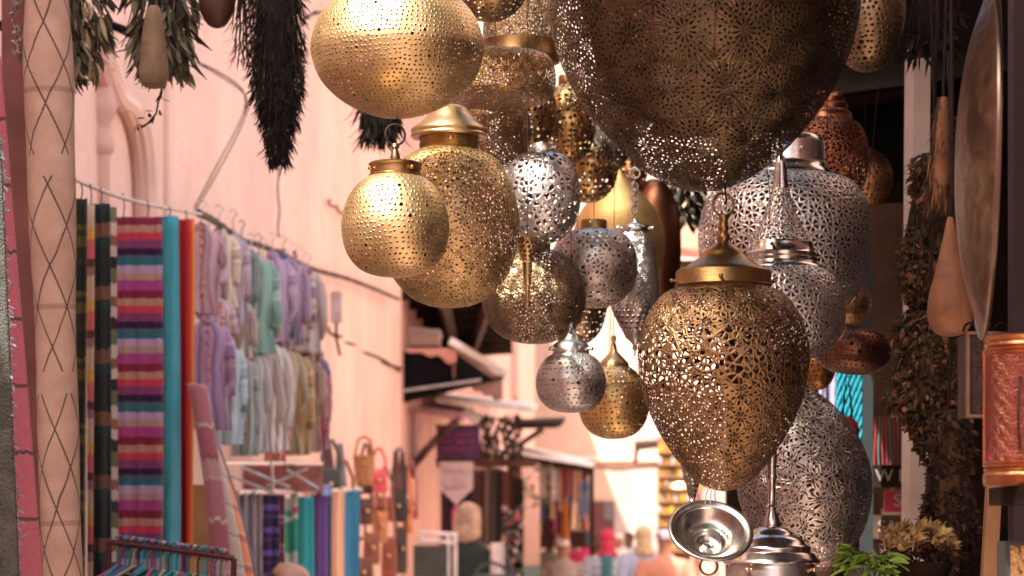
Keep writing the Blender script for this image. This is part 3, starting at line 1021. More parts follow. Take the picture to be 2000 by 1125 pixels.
# wooden canopy the lanterns hang from
cv = empty('shop_canopy', (0.75, 3.75, WTOP), 'plank canopy over the lantern shop that shades the lanterns', 'canopy')
bm_ = MB()
for i in range(21):
    ln = 2.52 if i < 9 else 2.32          # the far boards are shorter and let the sun in over the lane
    bm_.box((1.25 - ln / 2, -1.85 + i * 0.135, 0.045), (ln, 0.126, 0.022))
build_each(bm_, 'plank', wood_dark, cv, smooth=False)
bm_ = MB()
for x in (-0.9, -0.4, 0.1, 0.6, 1.1): bm_.box((x, -0.5, 0.008), (0.05, 2.8, 0.05))
build_each(bm_, 'beam', wood_mid, cv, smooth=False)
o = MB().box((0, 0, 0), (1.1, 1.0, 0.02)).build('side_shade_sheet', black_cloth, loc=(0.72, 2.35, 2.5), smooth=False)  # added above the frame to keep the sun off lantern and tray
tag(o, 'added dark sheet out of view shading the copper lantern and the tray', 'awning')
cb_ = MB().box((0, 0, 0), (1.5, 3.4, 0.02)).build('rear_shade_sheet', black_cloth, loc=(1.2, 6.6, 2.86), smooth=False)  # added sun block that keeps the shop's rear boards dark
tag(cb_, 'added black sheet shading the back of the lantern shop', 'canopy')

# ------------------------------------------------------------------ cloths
def cloth(name, label, cat, x0, x1, y0, y1, Y, mat, folds=2.0, amp=0.02, lean=0.0, group=None, wob=0.012, yaw=0.0, topdrop=0.0, nx=24, nz=26, narrow=0.0, parent=None):
    """a hanging length of cloth; x0..x1 and y0..y1 are photograph pixels at distance Y"""
    W, H = S(x1 - x0, Y), S(y1 - y0, Y)
    ph = R.uniform(0, 6)
    ph2 = R.uniform(0, 6)
    fa = amp

    def fn(u, v):
        k = 0.35 + 0.65 * v
        d = fa * k * (sin(2 * pi * folds * u + ph + 0.6 * sin(2.3 * v + ph2)) + 0.4 * sin(2 * pi * folds * 2.3 * u + ph2))
        x = (u - 0.5) * W * (1 - narrow * v) + S(lean, Y) * v + wob * W * 2 * sin(3 * v + ph2) + 0.2 * d
        z = -v * H - topdrop * H * 0.03 * sin(pi * u) + (0.012 * H * sin(7 * u + ph) * 0.3 if v > 0.99 else 0)
        return (x * cos(yaw) - d * sin(yaw), d * cos(yaw) + x * sin(yaw), z)
    m = MB().grid(fn, nx, nz)
    loc = P((x0 + x1) / 2, y0, Y)
    if parent:
        return m.build(name, mat, parent, loc=loc - parent.location, sharp=0, solid=0.004)
    o = m.build(name, mat, None, loc=loc, sharp=0, solid=0.004)
    return tag(o, label, cat, group)


def fabric(name, col, rough=0.9, var=0.12, sat=1.0):
    return plain('fabric_' + name, col, rough, var, 14, 0.3, 260, sheen=0.25, spec=0.2)


cloth('light_block_sacking', 'added dark sacking blocking light behind the giant egg lantern', 'sacking', 1062, 1690, -160, 240, 3.25, plain('sacking_dark', (0.035, 0.022, 0.015), 0.95, 0.4, 30, 0.4, 120), 3, 0.03, narrow=0.45)  # added so no bright background shows through the egg's holes
# the blanket on the far left: coarse grey cloth with a rag fringe
Yd0 = 1.75
dn = cloth('coarse_blanket', 'coarse grey green blanket with a ragged fringe at the left edge of the picture', 'blanket', -110, 2, 265, 1300, Yd0,
           plain('coarse_grey_weave', (0.095, 0.10, 0.085), 0.95, 0.3, 40, 0.9, 330), 1.0, 0.006, lean=44, wob=0.0)
fr = MB()
for i in range(150):
    t = i / 150
    fr_x = 0 + 44 * t + 2 * sin(20 * t)
    p = P(fr_x, 267 + t * 1030, Yd0) - dn.location
    p.y -= 0.002
    d = Vector((R.uniform(0.2, 1), R.uniform(-0.6, 0.3), R.uniform(-1, 0.2)))
    fr.leaf(p, d, Vector((0, 1, 0.2)), R.uniform(0.005, 0.013), 0.0022, R.uniform(-0.5, 0.8))
fr.build('fringe', plain('fringe_white_blue', (0.42, 0.42, 0.42), 0.95, 0.3, 90, col2=(0.10, 0.24, 0.32), island=0.4), dn, sharp=0)
# pink runner with dark bars
pk = stripes('pink_barred', [(0.9, (0.34, 0.085, 0.12)), (0.055, (0.09, 0.04, 0.05)), (0.045, (0.34, 0.085, 0.12))], 8.2, warp=0.012)
cloth('pink_rug', 'narrow pink rug with dark cross bars hanging beside the coarse grey blanket', 'rug', -62, 0, 110, 1180, 2.15, pk, 0.5, 0.006, lean=86, wob=0.0)
# rolled beige carpet with a diamond pattern
Yr = 2.5
rl = empty('rolled_carpet', P(90, -30, Yr), 'rolled tan carpet with a dark diamond lattice standing beside the dark striped blanket', 'carpet')


def rollmat():
    t = NT('carpet_diamonds')
    spx = t.node('ShaderNodeSeparateXYZ', {0: t.uv()})
    nz = t.noise(8, 3)
    k = t.mul(t.sub(nz.outputs[0], 0.5), 0.16)
    u = t.add(t.mul(spx.outputs[0], 4.0), k)
    v = t.add(t.mul(spx.outputs[1], 8.8), k)
    a = t.m_('ABSOLUTE', t.sub(t.m_('FRACT', u), 0.5))
    b_ = t.m_('ABSOLUTE', t.sub(t.m_('FRACT', v), 0.5))
    d = t.m_('ABSOLUTE', t.sub(t.add(a, b_), 0.5))
    ln = t.m_('LESS_THAN', d, t.add(0.018, t.mul(nz.outputs[0], 0.02)))
    gap = t.m_('LESS_THAN', t.m_('FRACT', t.mul(t.add(spx.outputs[1], 0.03), 3.3)), 0.90)
    ln = t.mul(ln, gap)
    bars = t.m_('LESS_THAN', t.m_('ABSOLUTE', t.sub(t.m_('FRACT', t.mul(spx.outputs[1], 3.3)), 0.5)), 0.012)
    c = t.ramp(t.noise(20, 4).outputs[0], [(0.3, (0.44, 0.29, 0.23)), (0.7, (0.56, 0.40, 0.32))])
    c = t.mixc(t.mul(bars, 0.35), c, (0.12, 0.07, 0.06, 1))
    c = t.mixc(t.mul(ln, 0.85), c, (0.045, 0.03, 0.028, 1))
    bs = t.node('ShaderNodeBsdfPrincipled', {'Base Color': c, 'Roughness': 0.95, 'Specular IOR Level': 0.15})
    bp = t.node('ShaderNodeBump', {'Strength': 0.4, 'Distance': 0.004, 'Height': t.noise(260, 2).outputs[0]})
    t.t.links.new(bp.outputs[0], bs.inputs['Normal'])
    t.t.links.new(bs.outputs[0], t.out.inputs[0])
    return t.m


rp = []
for i in range(24):
    t = i / 23
    rp.append((S((49 - 13 * t + 2.2 * sin(9 * t) + 1.2 * sin(23 * t)) * (0.8 + 0.2 * min(1, t * 9)), Yr), -S(1390 * t, Yr)))
MB().lathe(rp, smooth=False, seg=48, rot=Matrix.Rotation(-0.027, 3, 'Y')).build('roll', rollmat(), rl, sharp=0)
cloth('backing_flap', None, None, 122, 146, 160, 470, Yr + 0.04, fabric('pale_flap', (0.62, 0.5, 0.44)), 1.0, 0.01, parent=rl, narrow=0.6)
rb = MB().box((0, 0, 0), (0.085, 0.06, 2.9)).build('board', plain('board_redbrown', (0.20, 0.07, 0.06), 0.8, 0.3, 8), loc=P(52, 420, 2.75) , smooth=False)
tag(rb, 'red brown board standing behind the pink rug and rolled carpet', 'board')

# blankets and cloths on the line
gy = stripes('blanket_green_gold', [(3, (0.02, 0.025, 0.018)), (0.6, (0.13, 0.095, 0.015)), (0.7, (0.02, 0.04, 0.025)), (1.2, (0.12, 0.085, 0.015)), (1.4, (0.03, 0.03, 0.02)), (0.7, (0.05, 0.045, 0.02))], 6.2)
CG = 'blankets and cloths hung along the pink wall'
cloth('striped_blanket', 'nearly black blanket with dim gold and green bands beside the rolled carpet', 'blanket', 132, 172, 388, 1190, 3.25, gy, 1.3, 0.02, lean=-2, group=CG)
pw_ = stripes('scarf_patch', [(2, (0.55, 0.42, 0.30)), (1, (0.62, 0.36, 0.06)), (1.6, (0.60, 0.12, 0.14)), (0.7, (0.10, 0.03, 0.03)), (0.8, (0.28, 0.16, 0.16))], 5.6)
cloth('striped_scarf', 'narrow scarf with cream, yellow and red blocks beside the dark gold banded blanket', 'scarf', 168, 184, 400, 1180, 3.3, pw_, 0.7, 0.01, group=CG)
pd = stripes('blanket_plaid', [(2.2, (0.012, 0.02, 0.024)), (1.6, (0.16, 0.075, 0.045)), (1.2, (0.012, 0.04, 0.045)), (2.2, (0.02, 0.02, 0.022))], 6.4)
cloth('plaid_blanket', 'dark teal and brown banded blanket between the two narrow patched scarves', 'blanket', 182, 214, 398, 1185, 3.38, pd, 1.2, 0.02, group=CG)
p2_ = stripes('scarf_green_cream', [(1.3, (0.15, 0.17, 0.08)), (1.1, (0.62, 0.52, 0.46)), (0.9, (0.28, 0.12, 0.06)), (0.9, (0.62, 0.52, 0.46)), (1.0, (0.03, 0.02, 0.025))], 6.5)
cloth('striped_scarf', 'narrow scarf with green and cream blocks beside the pink and teal striped blanket', 'scarf', 209, 228, 405, 1180, 3.42, p2_, 0.7, 0.01, group=CG)
BB = [(1.3, (0.20, 0.006, 0.04)), (1.2, (0.40, 0.22, 0.16)), (1.2, (0.50, 0.02, 0.06)), (1.4, (0.20, 0.04, 0.14)), (1.1, (0.03, 0.008, 0.05)), (0.9, (0.05, 0.11, 0.15)), (0.8, (0.01, 0.14, 0.19)), (1.3, (0.40, 0.29, 0.46)), (1.1, (0.38, 0.24, 0.20)), (1.7, (0.34, 0.04, 0.22))]
cloth('striped_blanket', 'blanket with crimson, magenta, teal and lavender cross stripes', 'blanket', 220, 316, 424, 1140, 3.7, stripes('blanket_many', BB, 5.0, warp=0.007), 3.2, 0.012, group=CG)
cloth('turquoise_cloth', 'plain turquoise cloth hanging beside the many striped blanket', 'cloth', 313, 346, 422, 1140, 3.9, fabric('turquoise', (0.03, 0.34, 0.44)), 1.0, 0.03, group=CG)
rdm = NT('cloth_red_orange')
sp_ = rdm.node('ShaderNodeSeparateXYZ', {0: rdm.uv()})
cc_ = rdm.ramp(sp_.outputs[0], [(0, (0.30, 0.02, 0.03)), (0.55, (0.42, 0.03, 0.04)), (0.75, (0.55, 0.07, 0.03)), (0.86, (0.75, 0.28, 0.06))], 'CONSTANT')
bb_ = rdm.node('ShaderNodeBsdfPrincipled', {'Base Color': cc_, 'Roughness': 0.9, 'Specular IOR Level': 0.2})
rdm.t.links.new(bb_.outputs[0], rdm.out.inputs[0])
cloth('red_cloth', 'deep red cloth with an orange edge beside the turquoise cloth', 'cloth', 342, 380, 428, 1140, 4.0, rdm.m, 1.0, 0.02, group=CG)
# hanging rail (metal rod then twisted cable)
rodp = [P(140, 348, 3.3), P(230, 374, 3.6), P(310, 396, 3.85), P(392, 418, 4.2)]
rodp = [Vector(q) for q in catmull([tuple(rodp[0]), tuple(rodp[1] + Vector((0, 0, -.012))), tuple(rodp[2] + Vector((0, 0, -.01))), tuple(rodp[3])], 6)]
rd = MB().tube(rodp, 0.0055, 10).build('hanging_rod', plain('rod_grey', (0.42, 0.38, 0.38), 0.5, metal=0.5))
tag(rd, 'grey metal rod the striped blankets hang from', 'rod')
hkm = MB()
for x, y0, y1, Y in ((158, 354, 390, 3.35), (176, 360, 402, 3.4), (196, 366, 400, 3.45), (240, 378, 428, 3.7), (288, 392, 420, 3.75), (330, 403, 424, 3.9), (362, 411, 430, 4.0)):
    hkm.tube([P(x, y0, Y), P(x + 3, (y0 + y1) / 2, Y), P(x, y1 + 6, Y)], 0.0016, 6)
build_each(hkm, 'hook', iron, rd)


def strand(name, pts, r, label, cat='cable', n=3, mat=None, tw=9):
    e = empty(name, pts[0], label, cat)
    pts = [tuple(p) for p in pts]
    pp = [Vector(p) for p in catmull(pts, 8)]
    for k in range(n):
        q = []
        for i, p in enumerate(pp):
            a = i * 2 * pi / tw + k * 2 * pi / n
            q.append(p - e.location + Vector((cos(a) * r * 1.1, sin(a) * r * 0.5, sin(a) * r * 1.1)))
        MB().tube(q, r, 6).build('wire', mat or iron, e)
    return e


cable_m = plain('cable_dark', (0.018, 0.014, 0.016), 0.8, 0.4, spec=0.15)
strand('cable', [P(388, 416, 4.2), P(420, 432, 4.6), P(470, 468, 5.1), P(505, 478, 5.5), P(560, 500, 6.1), P(610, 525, 6.8), P(690, 548, 7.9), P(778, 584, 9.5)], 0.006, 'twisted dark cable sagging along the pink wall above the jackets', n=4)
strand('cable', [P(606, 622, 7.0), P(650, 652, 7.6), P(700, 682, 8.4), P(782, 722, 9.9)], 0.009, 'dark cable running down the pink wall below the first', n=2)
cp = [(352, 108, .06), (420, 140, .08), (468, 172, .1), (482, 205, .12), (470, 245, .1), (430, 320, .08), (378, 408, .06)]
e = empty('cable_bundle', PW(352, 108, .06), 'bundle of thin dark cables looping down the pink wall to the rod', 'cables')
for k in range(2):
    pts = [(x + (k - 0.5) * 3.0 + R.uniform(-3, 3), y + (k - 0.5) * 5 + R.uniform(-4, 4), o_) for x, y, o_ in cp]
    MB().tube([PW(a, b, c_) - e.location for a, b, c_ in catmull(pts, 8)], 0.0028, 6).build('wire', cable_m, e)
strand('cable', [P(-20, 40, 3.4), P(30, 55, 3.4), P(120, 20, 3.4), P(240, 58, 3.5), P(300, 90, 3.6), P(352, 108, 4.6)], 0.006, 'thin cable behind the drying herbs at the top left', n=2, tw=40, mat=cable_m)
strand('cable', [PW(545, 330, 0.03), PW(544, 400, 0.03), PW(545, 462, 0.03)], 0.004, 'short thin cable hanging straight down the pink wall', n=1)
strand('cable', [PW(640, 392, 0.03), PW(652, 402, 0.03), PW(668, 414, 0.05), PW(690, 420, 0.05)], 0.008, 'rusty bent wire stub sticking out of the pink wall behind the gold balls', n=1, mat=plain('rust', (0.25, 0.08, 0.05), 0.8))
strand('cable', [PW(590, 40, 0.05), PW(620, 24, 0.05), PW(660, 30, 0.05), PW(720, 10, 0.05)], 0.005, 'grey cable on the wall behind the saucer lantern', n=2, mat=cable_m)
cl = empty('cable_clip', PW(560, 496, 0.06), 'clump of dark tape where the wall cable is tied', 'cable clip')
m = MB()
for i in range(7): m.ball((R.uniform(-.04, .05), R.uniform(-.015, .015), R.uniform(-.02, .025)), R.uniform(0.008, 0.016), 8)
m.build('tape_clump', plain('tape', (0.09, 0.07, 0.08), 0.6), cl)


# ------------------------------------------------------------------ jackets
def jacket(label, cx, y0, wpx, hpx, Y, col, col2=None, kind='plain', yaw=0.0):
    Y = min(Y, wallY(cx, 0.17))
    g_ = sum(col) / 3
    col = tuple(1.12 * (0.8 * c_ + 0.2 * g_) for c_ in col)
    s_ = S(hpx, Y)
    W = S(wpx * 1.3, Y)
    e = empty('hanging_jacket', P(cx, y0, Y), label, 'jacket', 'small jackets hung in two rows on the pink wall', rz=yaw)
    if kind == 'plain': mt = stripes('jacket_' + label[:18].replace(' ', '_'), [(2, col), (0.45, sc(col, 1.6)), (1.2, sc(col, 0.72)), (0.3, sc(col, 0.35)), (1.6, col), (0.35, sc(col, 1.5))], 7, 'u', warp=0.04)
    elif kind == 'h': mt = stripes('jacket_' + label[:18].replace(' ', '_'), [(2, col), (1.1, col2), (0.5, sc(col2, 0.6)), (1.0, col2)], 3.4, 'v')
    else: mt = stripes('jacket_' + label[:18].replace(' ', '_'), [(2, col), (0.6, col2), (1, sc(col, 0.8)), (0.3, col2)], 6, 'u')
    mt2 = stripes('sleeve_' + label[:18].replace(' ', '_'), [(2, col), (0.3, sc(col, 1.35)), (0.8, sc(col, 0.8)), (0.2, sc(col, 0.45)), (0.6, sc(col, 1.15)), (0.25, (0.45, 0.42, 0.41))], 2.2, 'v', warp=0.06) if kind == 'plain' else mt
    hw_ = W * R.uniform(0.30, 0.36)
    dp_ = max(0.03, W * 0.09)
    rings = []
    for t, k, d in ((0.0, 0.25, 0.5), (0.03, 0.36, 0.6), (0.10, 0.98, 0.8), (0.2, 1.02, 1.0), (0.45, 0.94, 1.0), (0.7, 0.98, 1.05), (1.0, 1.06, 1.1)):
        rings.append(((R.uniform(-.006, .006), R.uniform(-.006, .006), -s_ * t), hw_ * k, dp_ * d))
    n = 28
    m = MB().loft(rings, n, cap=False)
    ph = R.uniform(0, 6)
    for i, v in enumerate(m.v):
        t = -v.z / s_
        a = (i % n) / n * 2 * pi
        v.y += 0.020 * t * sin(5 * a + ph + 5 * t)
        v.x += 0.012 * t * sin(4 * a + ph + 3 * t)
    bod = m.build('jacket_body', mt, e, sharp=0)
    for sg in (-1, 1):
        x = hw_ * 0.9 * sg
        L = s_ * R.uniform(0.62, 0.8)
        out = W * R.uniform(0.10, 0.2)
        sl = MB().tube([(x * 0.8, 0, -s_ * .09), (x + sg * out * .5, R.uniform(-.02, .02), -s_ * .2), (x + sg * out * .9, R.uniform(-.03, .02), -s_ * .4), (x + sg * out, R.uniform(-.05, .03), -L * .8), (x + sg * out * .8, R.uniform(-.05, .03), -L)],
                       [hw_ * .34, hw_ * .36, hw_ * .32, hw_ * .30, hw_ * .27], 12)
        for v in sl.v: v.y *= 0.55
        sl.build('sleeve', mt2, e, sharp=0)
    pl = MB()
    for k in range(7):
        pl.ball((R.uniform(-.004, .004), -dp_ * (0.8 + 0.3 * k / 7) - 0.002, -s_ * (0.12 + 0.11 * k)), 0.008, 8)
    build_each(pl, 'button', plain('button_orange', (0.55, 0.22, 0.10), 0.5), bod)
    MB().tube([(-hw_ * .28, -dp_ * .2, -0.004), (0, -dp_ * .62, -s_ * .045), (hw_ * .28, -dp_ * .2, -0.004), (0, dp_ * .3, 0.008), (-hw_ * .28, -dp_ * .2, -0.004)], 0.010, 8).build('collar', mt, e, sharp=0)
    MB().tube([(0, 0, -s_ * .04), (0, 0, 0.05), (0.015, 0, 0.07), (0.0, 0, 0.085), (-0.012, 0, 0.075)], 0.003, 6).build('hanger_hook', steel, e)


jk = [('pink striped jacket in the top row, first after the red cloth', 393, 442, 74, 172, 4.35, (0.50, 0.30, 0.36), (0.3, 0.15, 0.2), 's'),
      ('cream jacket in the top row beside the pink striped one', 428, 450, 66, 150, 4.7, (0.58, 0.47, 0.36), None, 'plain'),
      ('lavender grey jacket in the top row between cream and green ones', 455, 456, 56, 180, 4.9, (0.38, 0.31, 0.40), None, 'plain'),
      ('sea green jacket in the top row', 490, 500, 92, 190, 5.3, (0.16, 0.34, 0.28), None, 'plain'),
      ('tan and white jacket in the top row between green and lavender', 514, 508, 50, 150, 5.7, (0.42, 0.31, 0.22), (0.62, 0.56, 0.52), 's'),
      ('bright lavender jacket in the top row beside the dark blue one', 532, 496, 64, 172, 6.0, (0.36, 0.25, 0.42), None, 'plain'),
      ('narrow dark blue jacket in the top row', 553, 500, 40, 160, 6.3, (0.06, 0.08, 0.20), None, 'plain'),
      ('purple and white cross striped jacket in the top row', 578, 514, 62, 170, 6.6, (0.24, 0.07, 0.22), (0.50, 0.45, 0.45), 'h'),
      ('brown pin striped jacket, last of the top row', 603, 532, 46, 174, 6.95, (0.36, 0.22, 0.10), (0.14, 0.08, 0.04), 's'),
      ('violet jacket in the lower row beside the leaning rugs', 404, 622, 94, 215, 4.5, (0.32, 0.19, 0.38), None, 'plain'),
      ('pale blue jacket in the lower row', 447, 668, 56, 200, 4.9, (0.36, 0.52, 0.58), None, 'plain'),
      ('grey green jacket in the lower row beside the pale blue one', 474, 690, 52, 200, 5.2, (0.25, 0.31, 0.29), None, 'plain'),
      ('white and grey jacket in the lower row', 508, 660, 76, 225, 5.6, (0.55, 0.50, 0.48), (0.3, 0.27, 0.28), 's'),
      ('olive jacket in the lower row between white and mustard', 544, 668, 50, 205, 6.0, (0.30, 0.30, 0.16), None, 'plain'),
      ('mustard jacket in the lower row', 572, 684, 66, 205, 6.4, (0.42, 0.28, 0.09), None, 'plain'),
      ('crimson and white jacket, last of the lower row', 614, 712, 46, 165, 6.9, (0.36, 0.03, 0.07), (0.6, 0.5, 0.5), 's'),
      ('small pink and violet jacket tucked under the top row', 428, 588, 50, 100, 4.65, (0.48, 0.32, 0.38), None, 'plain'),
      ('coral jacket corner hanging under the white and grey jacket', 538, 800, 40, 110, 5.7, (0.70, 0.24, 0.14), None, 'plain'),
      ('dark blue sleeve of a jacket behind the crimson one', 626, 690, 30, 190, 7.1, (0.09, 0.09, 0.2), None, 'plain')]
for cx, y0, h, c_, nm in ((408, 470, 150, (0.44, 0.34, 0.30), 'oatmeal jacket squeezed between the pink and cream jackets'), (472, 476, 170, (0.22, 0.30, 0.30), 'slate green jacket behind the sea green one'),
                          (505, 500, 170, (0.52, 0.44, 0.40), 'pale sand jacket behind the sea green one'), (565, 508, 165, (0.34, 0.24, 0.36), 'dull mauve jacket behind the cross striped one'),
                          (592, 524, 165, (0.42, 0.36, 0.34), 'grey jacket behind the brown pin striped one'), (424, 640, 200, (0.46, 0.40, 0.46), 'pale mauve jacket behind the violet one in the lower row'),
                          (490, 676, 205, (0.44, 0.46, 0.46), 'blue grey jacket behind the white and grey one'), (527, 664, 215, (0.58, 0.52, 0.48), 'cream jacket behind the white and grey one'),
                          (560, 676, 205, (0.40, 0.34, 0.22), 'khaki jacket behind the mustard one'), (594, 694, 190, (0.36, 0.24, 0.18), 'brown jacket between the mustard and crimson ones'),
                          (462, 590, 110, (0.50, 0.42, 0.38), 'small beige jacket in the gap between the two rows'), (536, 610, 100, (0.30, 0.26, 0.36), 'small dusk blue jacket in the gap between the two rows')):
    jk.append((nm, cx, y0, 62, h, wallY(cx, 0.09), c_, sc(c_, 0.5), 's'))
for j in jk: jacket(*j, yaw=R.uniform(-0.45, 0.45))
mr = MB().tube([P(x, 905, wallY(x, 0.2)) for x in (405, 460, 520, 575, 628)], 0.008, 8).build('clothes_rail', steel)
tag(mr, 'thin metal rail below the lower row of jackets', 'rail')
m = MB()
for a, b in (((470, 912), (566, 952)), ((520, 950), (600, 915)), ((440, 925), (540, 965)), ((560, 918), (622, 955))):
    m.tube([P(a[0], a[1], 5.15), P(b[0], b[1], 5.15)], 0.006, 6)
m.tube([P(530, 900, 5.15), P(532, 930, 5.15), P(533, 962, 5.15)], 0.006, 8)
e = empty('airer', (0, 0, 0), 'folding metal airer with crossed bars under the jackets', 'airer')
ao = P(530, 960, 5.15)
e.location = ao
m.v = [v - ao for v in m.v]
build_each(m, 'bar', steel, e)
o = MB().box((0, 0, 0), (S(190, 5.75), 0.02, S(52, 5.75))).build('shelf_board', plain('brick_rose', (0.3, 0.12, 0.10), 0.9, 0.3, 30), loc=P(535, 935, wallY(505, 0.06)), smooth=False)
tag(o, 'dull red shelf board behind the crossed bars of the airer', 'shelf')

# leaning rugs
def leaning(label, pts0, pts1, Y, mat, th=0.02):
    """a stiff rolled runner leaning sideways; pts0 / pts1 = left and right edge at top, bottom"""
    (a0, b0), (a1, b1) = pts0, pts1
    loc = P((a0[0] + a1[0]) / 2, (a0[1] + a1[1]) / 2, Y)

    def fn(u, v):
        x = (a0[0] + (a1[0] - a0[0]) * u) * (1 - v) + (b0[0] + (b1[0] - b0[0]) * u) * v
        bow = 20 * sin(pi * v)
        y = (a0[1] + (a1[1] - a0[1]) * u) * (1 - v) + (b0[1] + (b1[1] - b0[1]) * u) * v
        p = P(x + bow * 0.4, y, Y)
        p.y += 0.02 * sin(pi * u) * -1 + 0.25 * (1 - v) * 0.3
        return p - loc
    o = MB().grid(fn, 8, 30).build('leaning_rug', mat, loc=loc, sharp=0, solid=th)
    return tag(o, label, 'rug')


kil = stripes('kilim_pink', [(3.0, (0.40, 0.14, 0.17)), (0.25, (0.55, 0.42, 0.38)), (2.2, (0.34, 0.10, 0.13)), (0.15, (0.14, 0.05, 0.06)), (1.4, (0.44, 0.24, 0.24)), (0.2, (0.5, 0.38, 0.34))], 2.3, warp=0.08)
leaning('pink patterned kilim leaning beside the red cloth', ((366, 745), (425, 1180)), ((392, 752), (452, 1180)), 3.9, kil)
lp = stripes('kilim_beige', [(5, (0.50, 0.42, 0.34)), (0.3, (0.2, 0.15, 0.12)), (1, (0.55, 0.47, 0.40)), (0.3, (0.62, 0.55, 0.50))], 6, 'v')
leaning('beige kilim with dark bars leaning next to the pink one', ((384, 790), (446, 1180)), ((402, 830), (482, 1180)), 4.0, lp)
leaning('orange edged runner leaning over the scarf rail', ((400, 850), (472, 1180)), ((420, 890), (500, 1180)), 4.1, stripes('kilim_orange', [(3, (0.75, 0.24, 0.10)), (0.4, (0.6, 0.4, 0.3)), (1, (0.5, 0.12, 0.08))], 5))
leaning('thin dark striped runner leaning over the scarf rail', ((412, 860), (492, 1180)), ((418, 870), (508, 1180)), 4.25, fabric('dark_runner', (0.06, 0.06, 0.07)))
o = MB().box((0, 0, 0), (S(60, 4.6), 0.10, 1.3)).build('wooden_chest', wood_tan, loc=P(390, 1340, 4.6), smooth=False)
tag(o, 'tan wooden chest behind the leaning kilims', 'chest')

# garment rack with coloured hangers
Yk = 3.0
rk = empty('garment_rack', P(335, 1075, Yk), 'dark red pipe rack full of coloured hangers in front of the striped blankets', 'rack')
L0 = rk.location
MB().tube([P(213, 1058, Yk) - L0, P(335, 1073, Yk) - L0, P(457, 1090, Yk) - L0], 0.0065, 10).build('rail', plain('paint_maroon', (0.075, 0.008, 0.016), 0.5), rk)
for x, y in ((213, 1058), (457, 1090)):
    p = P(x, y, Yk) - L0
    MB().tube([p, p + Vector((S(-5, Yk), 0, -0.3)), Vector((p.x - 0.01, 0, -1.5))], 0.0065, 10).build('leg', plain('paint_maroon', (0.075, 0.008, 0.016), 0.5), rk)
hcols = [(0.02, 0.22, 0.26), (0.35, 0.03, 0.08), (0.05, 0.10, 0.30), (0.02, 0.2, 0.14), (0.4, 0.3, 0.25), (0.03, 0.03, 0.04), (0.02, 0.3, 0.38)]
hm = [plain('hanger_plastic_%d' % i, c, 0.35, 0.1) for i, c in enumerate(hcols)]
for i in range(26):
    x = 228 + i * 8.4 + R.uniform(-2, 2)
    e = empty('coat_hanger', P(x, 1059 + (x - 213) * 0.131, Yk), 'plastic coat hanger hooked on the dark red rack rail', 'hanger', 'coat hangers on the dark red rack', rz=R.uniform(1.0, 1.5))
    m = MB()
    m.tube([(0.0, 0, -0.045), (0.0, 0, -0.015), (0.016, 0, 0.0), (0.012, 0, 0.014), (0, 0, 0.017), (-0.010, 0, 0.012)], 0.003, 6)
    m.tube([(0, 0, -0.045), (-0.16, 0, -0.10), (-0.17, 0, -0.115), (0.17, 0, -0.115), (0.16, 0, -0.10), (0, 0, -0.045)], 0.0045, 6)
    m.build('hanger_frame', hm[i % len(hm)], e)
    gcol = hcols[(i * 3) % len(hcols)]
    cl_ = MB().grid(lambda u, v: ((u - 0.5) * 0.34, 0.012 * sin(9 * u + i) * v, -0.062 - 0.055 * abs(u - 0.5) * 2 - v * 0.55), 10, 8)
    cl_.build('garment', fabric('rack_%d' % (i % 7), sc(gcol, 0.9)), e, sharp=0, solid=0.006)

# scarves on the lower rail
SG = 'scarves folded over the lower rail'
Ys = 6.6
o = MB().tube([P(x, y, wallY(x, 0.2)) for x, y in ((440, 962), (500, 961), (570, 960), (640, 958), (705, 956))], 0.010, 8).build('scarf_rail', steel)
tag(o, 'metal rail carrying the folded scarves', 'rail')
sv = [(446, 468, 958, (0.62, 0.40, 0.05), 'yellow scarf, first on the lower rail'), (466, 482, 962, (0.20, 0.22, 0.26), 'slate grey scarf beside the yellow one'),
      (480, 498, 960, (0.34, 0.30, 0.36), 'grey mauve scarf beside the slate one'), (496, 513, 964, (0.50, 0.46, 0.46), 'pale grey striped scarf on the lower rail'),
      (512, 545, 966, (0.03, 0.02, 0.07), 'black scarf with violet patches on the lower rail'), (543, 556, 966, (0.20, 0.04, 0.05), 'thin maroon scarf with pale marks on the lower rail'),
      (553, 570, 972, (0.05, 0.30, 0.20), 'emerald and white scarf on the lower rail'), (567, 582, 964, (0.36, 0.06, 0.16), 'magenta scarf beside the emerald one'),
      (580, 612, 970, (0.01, 0.33, 0.36), 'teal scarf in the middle of the lower rail'), (607, 640, 964, (0.13, 0.07, 0.30), 'purple scarf between teal and slate blue'),
      (638, 650, 962, (0.10, 0.16, 0.30), 'narrow slate blue scarf beside the purple one'), (646, 672, 957, (0.80, 0.50, 0.30), 'peach scarf between slate blue and sky blue'),
      (669, 702, 957, (0.03, 0.26, 0.46), 'sky blue scarf, last on the lower rail')]
